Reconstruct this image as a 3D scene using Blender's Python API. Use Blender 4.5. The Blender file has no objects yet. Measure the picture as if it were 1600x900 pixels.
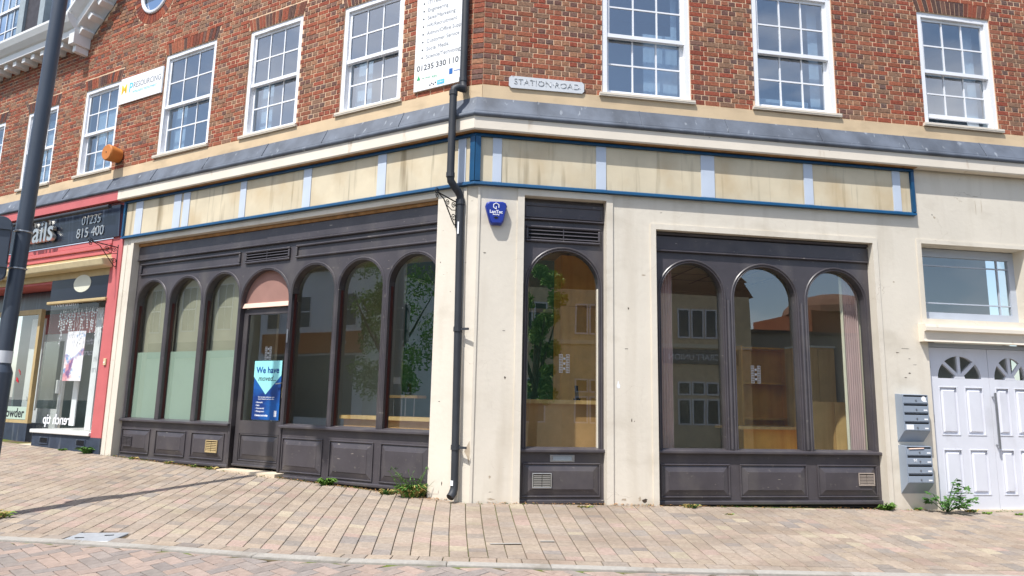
import bpy, bmesh, math, random
from mathutils import Vector, Matrix
random.seed(11)
R = random.Random(5)
scene = bpy.context.scene
COL = scene.collection

# ------------------------------------------------------------------ camera
F = Vector((0.16341247, 0.97309901, 0.16240282))
RT = Vector((0.98542864, -0.1688725, 0.0203096))
UP = Vector((-0.04718862, -0.15671755, 0.98651551))
CAMPOS = Vector((-0.94722, -8.7, 1.5))
cd = bpy.data.cameras.new('camera'); cam = bpy.data.objects.new('camera', cd); COL.objects.link(cam)
cam.matrix_world = Matrix(((RT.x, UP.x, -F.x, CAMPOS.x), (RT.y, UP.y, -F.y, CAMPOS.y), (RT.z, UP.z, -F.z, CAMPOS.z), (0, 0, 0, 1)))
cd.sensor_width = 36; cd.lens = 24.53; cd.clip_end = 600; cd.clip_start = 0.05
scene.camera = cam
FPX = 1090.17
def px(P):
    d = P - CAMPOS; z = d.dot(F)
    if z < 0.1: return (-9999, -9999, z)
    return (800 + FPX*d.dot(RT)/z, 450 - FPX*d.dot(UP)/z, z)

# ------------------------------------------------------------------ light
SUN_AZ, SUN_EL = math.radians(46), math.radians(60)      # light travels towards +X +Y
sd = Vector((-math.cos(SUN_EL)*math.sin(SUN_AZ), -math.cos(SUN_EL)*math.cos(SUN_AZ), math.sin(SUN_EL)))
sun = bpy.data.lights.new('sun', 'SUN'); sun.energy = 4.3; sun.angle = math.radians(0.55); sun.color = (1.0, 0.965, 0.915)
so = bpy.data.objects.new('sun', sun); COL.objects.link(so)
so.rotation_euler = (-sd).to_track_quat('-Z', 'Y').to_euler()
w = bpy.data.worlds.new('World'); scene.world = w; w.use_nodes = True
nt = w.node_tree; bgn = nt.nodes['Background']
sky = nt.nodes.new('ShaderNodeTexSky'); sky.sky_type = 'NISHITA'; sky.sun_disc = False
sky.sun_elevation = SUN_EL; sky.sun_rotation = math.atan2(sd.x, sd.y)
sky.air_density = 1.0; sky.dust_density = 1.2; sky.ozone_density = 1.2
tc = nt.nodes.new('ShaderNodeTexCoord'); mp = nt.nodes.new('ShaderNodeMapping'); mp.inputs['Scale'].default_value = (1, 1, 2.6)
nz = nt.nodes.new('ShaderNodeTexNoise'); nz.inputs['Scale'].default_value = 2.3; nz.inputs['Detail'].default_value = 7
rp = nt.nodes.new('ShaderNodeValToRGB'); rp.color_ramp.elements[0].position = .5; rp.color_ramp.elements[1].position = .76
mx = nt.nodes.new('ShaderNodeMix'); mx.data_type = 'RGBA'
mx.inputs[7].default_value = (9.0, 9.0, 9.3, 1)
nt.links.new(tc.outputs['Generated'], mp.inputs[0]); nt.links.new(mp.outputs[0], nz.inputs['Vector'])
nt.links.new(nz.outputs[0], rp.inputs[0]); nt.links.new(rp.outputs[0], mx.inputs[0])
nt.links.new(sky.outputs[0], mx.inputs[6]); nt.links.new(mx.outputs[2], bgn.inputs[0])
bgn.inputs[1].default_value = 0.15
scene.view_settings.view_transform = 'Standard'; scene.view_settings.look = 'None'
scene.view_settings.gamma = 1; scene.view_settings.exposure = 0.44
scene.cycles.max_bounces = 8; scene.cycles.transparent_max_bounces = 16; scene.cycles.glossy_bounces = 4
scene.cycles.use_denoising = True; scene.cycles.sample_clamp_indirect = 6
scene.cycles.caustics_reflective = False; scene.cycles.caustics_refractive = False

# ------------------------------------------------------------------ materials
def lin(r, g, b):
    f = lambda c: (c/255/12.92) if c/255 <= .04045 else ((c/255+.055)/1.055)**2.4
    return (f(r), f(g), f(b), 1)
MATS = {}
def pm(name, col, rough=.7, var=.12, scale=6, bump=.15, bscale=60, dirt=None, spec=.4, metal=0, tint=False, bdist=.004, world=False):
    m = bpy.data.materials.new(name); m.use_nodes = True; n = m.node_tree.nodes; l = m.node_tree.links
    b = n['Principled BSDF']; b.inputs['Roughness'].default_value = rough; b.inputs['Metallic'].default_value = metal
    b.inputs['Specular IOR Level'].default_value = spec
    t = n.new('ShaderNodeTexCoord'); co = t.outputs['Object']
    if world: co = n.new('ShaderNodeNewGeometry').outputs['Position']
    if tint is True:
        a = n.new('ShaderNodeAttribute'); a.attribute_name = 'tint'; base = a.outputs['Color']
    else:
        rgb = n.new('ShaderNodeRGB'); rgb.outputs[0].default_value = col; base = rgb.outputs[0]
    n1 = n.new('ShaderNodeTexNoise'); n1.inputs['Scale'].default_value = scale; n1.inputs['Detail'].default_value = 6
    l.new(co, n1.inputs['Vector'])
    mr = n.new('ShaderNodeMapRange'); mr.inputs[1].default_value = .3; mr.inputs[2].default_value = .7
    mr.inputs[3].default_value = 1-var; mr.inputs[4].default_value = 1+var; l.new(n1.outputs[0], mr.inputs[0])
    mul = n.new('ShaderNodeMix'); mul.data_type = 'RGBA'; mul.blend_type = 'MULTIPLY'; mul.inputs[0].default_value = 1
    l.new(base, mul.inputs[6]); l.new(mr.outputs[0], mul.inputs[7]); out = mul.outputs[2]
    for D in (dirt or []):
        # (colour, amount, (sx,sy,sz) scale, lo, hi)
        dc, am, sc, lo, hi = D
        mpn = n.new('ShaderNodeMapping'); mpn.inputs['Scale'].default_value = sc; l.new(co, mpn.inputs[0])
        nn = n.new('ShaderNodeTexNoise'); nn.inputs['Scale'].default_value = 1; nn.inputs['Detail'].default_value = 5
        l.new(mpn.outputs[0], nn.inputs['Vector'])
        r = n.new('ShaderNodeMapRange'); r.inputs[1].default_value = lo; r.inputs[2].default_value = hi
        r.inputs[3].default_value = 0; r.inputs[4].default_value = am; l.new(nn.outputs[0], r.inputs[0])
        mm = n.new('ShaderNodeMix'); mm.data_type = 'RGBA'; l.new(r.outputs[0], mm.inputs[0]); l.new(out, mm.inputs[6])
        mm.inputs[7].default_value = dc; out = mm.outputs[2]
    l.new(out, b.inputs['Base Color'])
    if bump:
        n2 = n.new('ShaderNodeTexNoise'); n2.inputs['Scale'].default_value = bscale; n2.inputs['Detail'].default_value = 4
        l.new(co, n2.inputs['Vector'])
        bp = n.new('ShaderNodeBump'); bp.inputs['Strength'].default_value = bump; bp.inputs['Distance'].default_value = bdist
        l.new(n2.outputs[0], bp.inputs['Height']); l.new(bp.outputs[0], b.inputs['Normal'])
    MATS[name] = m; return m

def glass(name, ior, tint=(1, 1, 1, 1), rough=0.0):
    m = bpy.data.materials.new(name); m.use_nodes = True; n = m.node_tree.nodes; l = m.node_tree.links
    n.remove(n['Principled BSDF']); o = n['Material Output']
    tr = n.new('ShaderNodeBsdfTransparent'); tr.inputs[0].default_value = tint
    gl = n.new('ShaderNodeBsdfGlossy'); gl.inputs['Roughness'].default_value = rough
    t = n.new('ShaderNodeTexCoord'); nn = n.new('ShaderNodeTexNoise'); nn.inputs['Scale'].default_value = .9; nn.inputs['Detail'].default_value = 1
    l.new(t.outputs['Object'], nn.inputs['Vector'])
    bp = n.new('ShaderNodeBump'); bp.inputs['Strength'].default_value = .12; bp.inputs['Distance'].default_value = .012
    l.new(nn.outputs[0], bp.inputs['Height']); l.new(bp.outputs[0], gl.inputs['Normal'])
    fr = n.new('ShaderNodeFresnel'); fr.inputs[0].default_value = ior
    ge = n.new('ShaderNodeNewGeometry'); sb = n.new('ShaderNodeMath'); sb.operation = 'SUBTRACT'; sb.inputs[0].default_value = 1; l.new(ge.outputs['Backfacing'], sb.inputs[1])
    ml = n.new('ShaderNodeMath'); ml.operation = 'MULTIPLY'; l.new(fr.outputs[0], ml.inputs[0]); l.new(sb.outputs[0], ml.inputs[1])
    mi = n.new('ShaderNodeMixShader'); l.new(ml.outputs[0], mi.inputs[0]); l.new(tr.outputs[0], mi.inputs[1]); l.new(gl.outputs[0], mi.inputs[2])
    l.new(mi.outputs[0], o.inputs[0]); MATS[name] = m; return m

BROWN = lin(120, 95, 65); DK = lin(70, 65, 58)
M_brick = pm('brick_clay', None, .85, .30, 30, .6, 70, tint=True, spec=.2, bdist=.008, world=True, dirt=[(lin(190, 148, 116), .4, (26, 26, 60), .62, .72), (lin(84, 58, 48), .5, (30, 30, 50), .62, .74), (lin(96, 78, 66), .35, (.8, .8, .5), .54, .72)])
M_mortar = pm('mortar', lin(216, 184, 154), .95, .12, 8, .4, 120, spec=.1, world=True)
M_stone = pm('stone_band', lin(208, 184, 150), .85, .10, 2, .25, 60, world=True, dirt=[(lin(150, 130, 105), .45, (2, 2, 5), .52, .75)])
M_lead = pm('lead', lin(92, 99, 110), .62, .25, 3, .3, 12, world=True, dirt=[(lin(66, 71, 80), .7, (3, 3, 1.6), .5, .7), (lin(186, 192, 198), .6, (12, 12, 1.1), .64, .76)], spec=.5, bdist=.01)
M_cream = pm('cream_render', lin(216, 208, 193), .8, .05, 1.1, .34, 15, bdist=.008, world=True,
             dirt=[(lin(170, 156, 134), .34, (4, 4, .45), .52, .78), (lin(182, 172, 154), .4, (1.4, 1.4, 2.2), .55, .7), (lin(120, 106, 88), .7, (5, 5, 30), .735, .75)])
def cracks(m, scale, wd, lo, hi, dark):
    n = m.node_tree.nodes; l = m.node_tree.links; b = n['Principled BSDF']
    g = n.new('ShaderNodeNewGeometry'); nz_ = n.new('ShaderNodeTexNoise'); nz_.inputs['Scale'].default_value = 3.5; nz_.inputs['Detail'].default_value = 5
    l.new(g.outputs['Position'], nz_.inputs['Vector'])
    ad = n.new('ShaderNodeMix'); ad.data_type = 'VECTOR'; ad.inputs[0].default_value = .22; l.new(g.outputs['Position'], ad.inputs[4]); l.new(nz_.outputs['Color'], ad.inputs[5])
    vo = n.new('ShaderNodeTexVoronoi'); vo.feature = 'DISTANCE_TO_EDGE'; vo.inputs['Scale'].default_value = scale; l.new(ad.outputs[1], vo.inputs['Vector'])
    r1 = n.new('ShaderNodeMapRange'); r1.inputs[1].default_value = 0; r1.inputs[2].default_value = wd; r1.inputs[3].default_value = 1; r1.inputs[4].default_value = 0; l.new(vo.outputs[0], r1.inputs[0])
    mk = n.new('ShaderNodeTexNoise'); mk.inputs['Scale'].default_value = 1.7; mk.inputs['Detail'].default_value = 3; l.new(g.outputs['Position'], mk.inputs['Vector'])
    r2 = n.new('ShaderNodeMapRange'); r2.inputs[1].default_value = lo; r2.inputs[2].default_value = hi; l.new(mk.outputs[0], r2.inputs[0])
    mu = n.new('ShaderNodeMath'); mu.operation = 'MULTIPLY'; l.new(r1.outputs[0], mu.inputs[0]); l.new(r2.outputs[0], mu.inputs[1])
    src = b.inputs['Base Color'].links[0].from_socket
    mm = n.new('ShaderNodeMix'); mm.data_type = 'RGBA'; l.new(mu.outputs[0], mm.inputs[0]); l.new(src, mm.inputs[6]); mm.inputs[7].default_value = dark; l.new(mm.outputs[2], b.inputs['Base Color'])
cracks(M_cream, 2.6, .0045, .52, .66, lin(176, 164, 146))
M_cream2 = pm('cream_cornice', lin(224, 214, 198), .75, .05, 2, .25, 16, world=True,
              dirt=[(lin(160, 132, 98), .5, (5, 5, 2), .64, .74), (lin(90, 80, 65), .8, (15, 15, 22), .74, .76)])
M_tanunder = pm('tan_underside', lin(160, 120, 78), .85, .25, 9, .3, 40)  # mottled tan for the cornice underside strip and the top moulding
M_dark = pm('dark_shop_paint', lin(72, 68, 72), .36, .16, 2.5, .18, 14, spec=.5, world=True,
            dirt=[(lin(104, 99, 95), .45, (3, 3, 2), .5, .75), (lin(128, 122, 114), .4, (16, 16, 16), .64, .76), (lin(206, 196, 182), .85, (36, 36, 36), .765, .78), (lin(190, 180, 166), .6, (8, 8, 50), .72, .74)])
M_dark2 = pm('dark_door_paint', lin(70, 67, 70), .38, .14, 2.5, .15, 14, world=True, dirt=[(lin(110, 104, 100), .4, (3, 3, 2), .5, .75), (lin(190, 180, 165), .8, (30, 30, 30), .77, .785)])
M_red = pm('old_maroon_paint', lin(70, 28, 26), .6, .2, 9, .2, 30)
M_blue = pm('blue_frame_paint', lin(14, 72, 110), .4, .1, 8, .08, 40, world=True, dirt=[(lin(120, 160, 184), .7, (20, 20, 20), .72, .76)])
M_fascia = pm('bare_fascia', lin(206, 194, 168), .85, .09, 2.2, .2, 40, world=True, dirt=[(lin(124, 110, 84), .8, (5, 5, .4), .56, .72), (lin(120, 112, 92), .5, (14, 14, .8), .62, .75), (lin(180, 152, 108), .45, (1.6, 1.6, 1.2), .52, .72)])
M_batten = pm('pale_batten', lin(190, 200, 214), .6, .05, 3, .05, 30)
M_white = pm('white_upvc', lin(232, 233, 236), .35, .02, 3, .02, 20)
M_white2 = pm('white_joinery', lin(222, 222, 220), .5, .04, 3, .05, 20)
M_sill = pm('stone_sill', lin(216, 206, 190), .7, .05, 6, .15, 40)
M_pipe = pm('black_pipe', lin(50, 53, 58), .55, .12, 6, .08, 30)
M_pink = pm('pink_paint', lin(196, 104, 104), .6, .07, 3, .12, 22, dirt=[(lin(230, 200, 180), .8, (16, 16, 16), .75, .77)])
M_navy = pm('navy_board', lin(28, 36, 52), .3, .2, 4, .05, 20, dirt=[(lin(110, 125, 150), .35, (8, 8, .5), .55, .75)], spec=.6)
M_navy2 = pm('navy_render', lin(52, 62, 78), .7, .25, 6, .3, 30, dirt=[(lin(140, 145, 150), .5, (9, 9, .8), .58, .75)])
M_gold = pm('gold_trim', lin(184, 162, 118), .6, .1, 6, .1, 30)
M_awn = pm('awning_cloth', lin(208, 192, 154), .85, .08, 9, .2, 60)
M_silver = pm('silver_letter', lin(190, 190, 186), .3, .06, 5, .03, 30, metal=.7)
M_metal = pm('brushed_metal', lin(170, 172, 176), .35, .06, 9, .05, 40, metal=.9)
M_iron = pm('wrought_iron', lin(30, 30, 32), .5, .2, 9, .1, 30)
M_post = pm('post_paint', lin(62, 70, 82), .38, .06, 4, .05, 30, spec=.5)
M_box = pm('grey_letterbox', lin(142, 153, 167), .4, .04, 4, .03, 30)
M_black = pm('black_gap', lin(14, 14, 16), .7, .05, 4, 0)
M_door = pm('pale_blue_white_door', lin(216, 218, 226), .42, .03, 3, .06, 14, world=True, dirt=[(lin(178, 178, 182), .3, (4, 4, 2), .56, .76), (lin(150, 140, 130), .7, (22, 22, 22), .755, .77)])
M_doorframe = pm('pale_grey_frame', lin(178, 186, 198), .5, .04, 4, .05, 20)
M_alarm = pm('blue_plastic', lin(22, 48, 140), .35, .05, 3, 0, spec=.5)
M_paperw = pm('white_print', lin(240, 240, 238), .6, .01, 3, 0)
M_board = pm('white_board', lin(236, 237, 238), .35, .015, 2, 0)
M_ink = pm('dark_ink', lin(44, 48, 52), .6, .02, 3, 0)
M_inkgrey = pm('grey_ink', lin(120, 124, 130), .6, .02, 3, 0)
M_inkw = pm('white_ink', lin(240, 242, 245), .6, .01, 3, 0)
M_orange = pm('yellow_ink', lin(240, 200, 60), .6, .02, 3, 0)
M_cyan = pm('cyan_ink', lin(90, 190, 230), .6, .02, 3, 0)
M_green = pm('green_ink', lin(60, 170, 110), .6, .02, 3, 0)
M_navyink = pm('blue_ink', lin(28, 100, 175), .6, .02, 3, 0)
M_pdark = pm('poster_navy', lin(22, 88, 160), .5, .05, 3, 0, dirt=[(lin(14, 46, 110), .9, (1.5, 1.5, 3), .45, .6)])
M_pteal = pm('poster_aqua', lin(150, 222, 224), .5, .02, 3, 0)
M_signw = pm('street_sign_white', lin(204, 207, 210), .5, .03, 8, .1, 30, dirt=[(lin(120, 116, 110), .6, (12, 12, 20), .66, .75)])
M_signink = pm('worn_letter', lin(120, 122, 124), .6, .3, 30, 0, dirt=[(lin(214, 216, 218), 1, (30, 30, 30), .5, .56)])
M_pot = pm('terracotta', lin(196, 122, 58), .6, .08, 6, .1, 40)
M_tym = pm('faded_pink_panel', lin(150, 114, 104), .8, .08, 5, .15, 40)
M_tymlight = pm('pale_pink_bar', lin(224, 190, 172), .6, .06, 5, .1, 40)
M_step = pm('step_stone', lin(208, 192, 168), .85, .1, 5, .25, 50)
M_paver = pm('paver_concrete', None, .92, .14, 24, .45, 130, tint=True, spec=.15, world=True, dirt=[(lin(120, 106, 92), .45, (.9, 1.6, 1), .5, .7), (lin(138, 122, 106), .3, (3.5, 3.5, 3.5), .5, .72), (lin(96, 86, 78), .6, (70, 70, 70), .63, .70), (lin(226, 214, 198), .5, (45, 45, 45), .68, .74)])
M_joint = pm('joint_sand', lin(98, 86, 70), .95, .3, 6, .4, 60, spec=.1, dirt=[(lin(96, 108, 46), .95, (.9, .9, .9), .47, .58)])
M_kerb = pm('kerb_concrete', lin(160, 156, 149), .9, .1, 24, .4, 140, spec=.15, dirt=[(lin(120, 112, 102), .5, (4, 4, 4), .5, .72)])
M_roadpav = pm('road_block', None, .92, .13, 26, .4, 160, tint=True, spec=.15)
M_asph = pm('asphalt', lin(70, 70, 70), .9, .2, 30, .4, 120, spec=.2)
M_cover = pm('steel_cover', lin(168, 172, 176), .55, .1, 20, .2, 90, metal=.3)
M_leaf = pm('weed_leaf', lin(88, 122, 48), .6, .3, 30, 0)
M_leaf2 = pm('weed_leaf_dark', lin(74, 112, 52), .55, .3, 30, 0)
M_straw = pm('dry_grass', lin(176, 156, 96), .8, .25, 30, 0)
M_debris = pm('dead_leaves', lin(172, 128, 80), .9, .4, 40, 0)
M_grass = pm('grass_blade', lin(110, 140, 52), .7, .3, 20, 0)
M_tleaf = pm('tree_leaf', lin(132, 168, 74), .7, .35, 3, 0)
M_bark = pm('bark', lin(92, 78, 62), .9, .3, 12, .6, 30)
M_floor = pm('vinyl_floor', lin(186, 176, 158), .5, .1, 4, 0)
M_inwall = pm('interior_plaster', lin(196, 192, 180), .9, .04, 2, 0)
M_teal = pm('teal_wall', lin(58, 104, 90), .8, .06, 2, 0)
M_ceil = pm('ceiling_tile', lin(206, 200, 184), .9, .04, 2, 0)
M_oak = pm('oak_veneer', lin(244, 184, 92), .45, .14, 3, .05, 20, dirt=[(lin(216, 146, 64), .5, (9, 9, .7), .45, .7)])
M_oakl = pm('light_oak', lin(236, 198, 138), .5, .12, 3, .05, 20, dirt=[(lin(190, 136, 74), .5, (9, 9, .7), .45, .7)])
M_counter = pm('counter_wood', lin(222, 172, 116), .45, .12, 3, .05, 20)
M_blind = pm('mauve_curtain', lin(220, 192, 194), .85, .08, 3, .1, 20)
M_blindw = pm('pale_curtain', lin(232, 226, 208), .85, .05, 3, .1, 20)
M_blindc = pm('cream_blind_cloth', lin(178, 174, 154), .9, .06, 2, .1, 30)
M_frost = pm('frosted_film', lin(178, 198, 184), .5, .03, 1, 0)
M_roomw = pm('upper_room', lin(205, 212, 218), .9, .05, 2, 0)
M_whiteb = pm('white_curtain', lin(226, 230, 232), .9, .05, 3, 0)
M_slate = pm('slate', lin(64, 62, 68), .7, .2, 8, .3, 20)
M_leadgrey = pm('dormer_lead', lin(150, 160, 165), .6, .1, 8, .1, 20)
M_roof = pm('roof_tile', lin(128, 92, 72), .85, .2, 6, .4, 20)
M_pubs = pm('pub_stone', lin(222, 200, 162), .9, .15, 5, .3, 20)
M_pubb = pm('pub_brick', lin(148, 86, 58), .9, .2, 14, .3, 20)
M_pubd = pm('pub_dark_board', lin(128, 124, 118), .6, .1, 4, 0)
M_greyr = pm('pale_grey_render', lin(236, 240, 242), .9, .05, 2, .1, 20)
M_orangeb = pm('orange_board', lin(190, 120, 62), .6, .06, 4, 0)
M_creamb = pm('cream_building', lin(232, 222, 194), .9, .05, 2, .1, 20)
M_pane_d = pm('opposite_pane', lin(60, 66, 72), .15, .05, 3, 0, spec=.6)
G_shop = glass('shop_glass', 3.0, (.96, .98, .96, 1))
G_up = glass('upper_glass', 4.6, (.80, .88, .94, 1))
G_thin = glass('clear_glass', 1.5, (.97, .98, .97, 1))

# ------------------------------------------------------------------ frames
ANG = 2.46752
T = Vector((math.cos(ANG), math.sin(ANG), 0)); MI = Vector((math.sin(ANG), -math.cos(ANG), 0))   # left wall tangent (towards its far end), inward normal
N = -MI
def FR(u, r, z): return Vector((u, r, z))
def FL(u, r, z): return Vector((T.x*u+MI.x*r, T.y*u+MI.y*r, z))
ROT_R, ROT_L = 0.0, math.atan2(-T.y, -T.x)
FRAMES = {'R': (FR, Vector((1, 0, 0)), Vector((0, -1, 0)), ROT_R), 'L': (FL, -T, N, ROT_L)}
FW = lambda x, y, z: Vector((x, y, z))
MC = 0.3504       # mitre: at recess r the corner lies at u = MC*r in both frames

def zbase(x, y):
    u = T.x*x+T.y*y
    if u > 0:
        return .30+.024*min(u, 16), max(N.x*x+N.y*y, 0)
    if x > 0: return .30-.018*min(x, 12), max(-y, 0)
    return .30, math.hypot(x, y)
def gz(x, y):
    z, d = zbase(x, y)
    return z - .075*min(d, 3.7) - .02*max(0, min(d, 9)-3.7)

# ------------------------------------------------------------------ mesh builder
class MB:
    def __init__(s, fr=FW, tint=False):
        s.bm = bmesh.new(); s.fr = fr; s.tl = s.bm.loops.layers.float_color.new('tint') if tint else None
    def v(s, p): return s.bm.verts.new(s.fr(*p))
    def face(s, vs, col=None):
        try: f = s.bm.faces.new(vs)
        except ValueError: return None
        if s.tl and col:
            for lp in f.loops: lp[s.tl] = col
        return f
    def quad(s, *pts, col=None): return s.face([s.v(p) for p in pts], col)
    def hexa(s, P, col=None):      # P: 4 front (ccw) + 4 back
        V = [s.v(p) for p in P]
        for idx in ((0, 1, 2, 3), (7, 6, 5, 4), (0, 4, 5, 1), (1, 5, 6, 2), (2, 6, 7, 3), (3, 7, 4, 0)):
            s.face([V[i] for i in idx], col)
    def box(s, u0, u1, r0, r1, z0, z1, col=None):
        s.hexa([(u0, r0, z0), (u1, r0, z0), (u1, r0, z1), (u0, r0, z1), (u0, r1, z0), (u1, r1, z0), (u1, r1, z1), (u0, r1, z1)], col)
    def prism(s, poly, r0, r1, col=None):
        a = [s.v((u, r0, z)) for u, z in poly]; b = [s.v((u, r1, z)) for u, z in poly]; n = len(poly)
        s.face(a, col); s.face(b[::-1], col)
        for i in range(n): s.face([a[i], b[i], b[(i+1) % n], a[(i+1) % n]], col)
    def sweep(s, prof, u1, u0=None):      # prof [(r,z)] closed, swept along u; starts at the mitre unless u0 given
        a = [s.v(((MC*r if u0 is None else u0), r, z)) for r, z in prof]; b = [s.v((u1, r, z)) for r, z in prof]; n = len(prof)
        for i in range(n): s.face([a[i], a[(i+1) % n], b[(i+1) % n], b[i]])
        s.face(a[::-1]); s.face(b)
    def chbox(s, u0, u1, r0, r1, z0, z1, c=.004, col=None):    # front-chamfered brick, no back
        a = [s.v(p) for p in ((u0+c, r0, z0+c), (u1-c, r0, z0+c), (u1-c, r0, z1-c), (u0+c, r0, z1-c))]
        b = [s.v(p) for p in ((u0, r0+c, z0), (u1, r0+c, z0), (u1, r0+c, z1), (u0, r0+c, z1))]
        d = [s.v(p) for p in ((u0, r1, z0), (u1, r1, z0), (u1, r1, z1), (u0, r1, z1))]
        s.face(a, col)
        for i in range(4):
            j = (i+1) % 4
            s.face([a[i], b[i], b[j], a[j]], col); s.face([b[i], d[i], d[j], b[j]], col)
    def tube(s, pts, rad, n=8, cap=True):
        P = [s.fr(*p) for p in pts]; rings = []
        rads = rad if isinstance(rad, (list, tuple)) else [rad]*len(P)
        ref = None
        for i, p in enumerate(P):
            d = (P[min(i+1, len(P)-1)]-P[max(i-1, 0)]).normalized()
            if ref is None:
                ref = Vector((0, 0, 1)) if abs(d.z) < .9 else Vector((1, 0, 0))
            x = (ref - d*ref.dot(d)).normalized(); y = d.cross(x); ref = x
            rings.append([s.bm.verts.new(p+(x*math.cos(2*math.pi*k/n)+y*math.sin(2*math.pi*k/n))*rads[i]) for k in range(n)])
        for a, b in zip(rings, rings[1:]):
            for k in range(n): s.face([a[k], a[(k+1) % n], b[(k+1) % n], b[k]])
        if cap: s.face(rings[0][::-1]); s.face(rings[-1])
    def disc(s, c, axis, rad, depth, n=16):
        ax = axis.normalized(); x = ax.orthogonal().normalized(); y = ax.cross(x); c = Vector(c)
        a = [s.bm.verts.new(c+(x*math.cos(2*math.pi*k/n)+y*math.sin(2*math.pi*k/n))*rad) for k in range(n)]
        b = [s.bm.verts.new(v.co+ax*depth) for v in a]
        s.face(a[::-1]); s.face(b)
        for k in range(n): s.face([a[k], a[(k+1) % n], b[(k+1) % n], b[k]])
    def build(s, name, mat, parent=None, smooth=False, normals=True, kind=None):
        bm = s.bm
        if normals: bmesh.ops.recalc_face_normals(bm, faces=bm.faces)
        if smooth:
            for f in bm.faces: f.smooth = True
        if not bm.verts: bm.free(); return None
        lo = Vector((min(v.co[i] for v in bm.verts) for i in range(3))); hi = Vector((max(v.co[i] for v in bm.verts) for i in range(3)))
        c = (lo+hi)/2
        for v in bm.verts: v.co -= c
        me = bpy.data.meshes.new(name); bm.to_mesh(me); bm.free()
        me.materials.append(mat)
        if smooth:
            try: me.set_sharp_from_angle(angle=math.radians(38))
            except Exception: pass
        return link(name, me, c, parent, kind)
WORLD = {}
def link(name, me, c, parent=None, kind=None, rotz=0):
    o = bpy.data.objects.new(name, me); COL.objects.link(o)
    WORLD[o.name] = Vector(c)
    if parent:
        o.parent = parent; o.location = Vector(c)-WORLD[parent.name]
    else: o.location = c
    if rotz: o.rotation_euler = (0, 0, rotz)
    if kind: o['kind'] = kind
    return o
def thing(name, loc, label, cat, group=None):
    o = bpy.data.objects.new(name, None); COL.objects.link(o); o.location = loc; o.empty_display_size = .2
    WORLD[o.name] = Vector(loc); o['label'] = label; o['category'] = cat
    if group: o['group'] = group
    return o
def tag(o, label, cat, group=None):
    o['label'] = label; o['category'] = cat
    if group: o['group'] = group
    return o
def text(s, name, side, u, r, z, size, mat, parent, sx=1.0, align='CENTER', ext=.0015, mirror=False, bold=0.0, tilt=0, fn=None, shear=0, spacing=1):
    fr, right, outw, rz = FRAMES[side] if fn is None else fn
    cu = bpy.data.curves.new(name, 'FONT'); cu.body = s; cu.size = size; cu.align_x = align; cu.align_y = 'CENTER'; cu.extrude = ext; cu.offset = bold; cu.shear = shear
    cu.resolution_u = 3; cu.space_character = spacing
    ob = bpy.data.objects.new('tmp', cu); COL.objects.link(ob)
    dg = bpy.context.evaluated_depsgraph_get(); dg.update()
    me = bpy.data.meshes.new_from_object(ob.evaluated_get(dg)); bpy.data.objects.remove(ob); bpy.data.curves.remove(cu)
    me.name = name; me.materials.clear(); me.materials.append(mat)
    x = right*(-sx if mirror else sx); y = Vector((0, 0, 1))
    if tilt: y = y*math.cos(tilt)+right*math.sin(tilt)
    me.transform(Matrix(((x.x, y.x, outw.x, 0), (x.y, y.y, outw.y, 0), (x.z, y.z, outw.z, 0), (0, 0, 0, 1))))
    return link(name, me, fr(u, r, z), parent)

# ================================================================== the ground
def arr_interp(P, x):
    if x <= P[0][0]: i = 0
    elif x >= P[-1][0]: i = len(P)-2
    else:
        i = 0
        while not (P[i][0] <= x <= P[i+1][0]): i += 1
    (x0, y0), (x1, y1) = P[i], P[i+1]
    return y0+(y1-y0)*(x-x0)/(x1-x0)
KP = [(-16, 3.1), (-9, .5), (-6.4, -.42), (-4.56, -1.02), (-3.6, -1.33), (-2.68, -1.69), (-1.9, -2.02), (-1.21, -2.27), (-.55, -2.44), (.136, -2.55), (.8, -2.61), (1.41, -2.67), (3, -2.78), (5, -2.9), (9, -3.1), (16, -3.4)]
def yk(x): return arr_interp(KP, x)

def grid_sheet(name, x0, x1, y0, y1, nx, ny, zf, mat, clip=None):
    mb = MB(); V = {}
    for i in range(nx+1):
        for j in range(ny+1):
            x = x0+(x1-x0)*i/nx; y = y0+(y1-y0)*j/ny
            V[i, j] = mb.bm.verts.new((x, y, zf(x, y)))
    for i in range(nx):
        for j in range(ny): mb.face([V[i, j], V[i+1, j], V[i+1, j+1], V[i, j+1]])
    return mb.build(name, mat, kind='structure', normals=False, smooth=True)
road = grid_sheet('road', -150, 150, -150, 150, 150, 150, lambda x, y: gz(x, y)-.09, M_asph)
# pavement bed: strip between building and kerb
mb = MB()
xs = [-13+.25*i for i in range(105)]
for a, b in zip(xs, xs[1:]):
    for k in range(14):
        def P(x, t):
            top = .35 if x > 0 else max(.35, T.y/T.x*x+.5)
            y = yk(x)+(top-yk(x))*t; return (x, y, gz(x, y)-.016)
        mb.quad(P(a, k/14), P(b, k/14), P(b, (k+1)/14), P(a, (k+1)/14))
pavement = mb.build('pavement', M_joint, kind='structure', normals=False)

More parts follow.
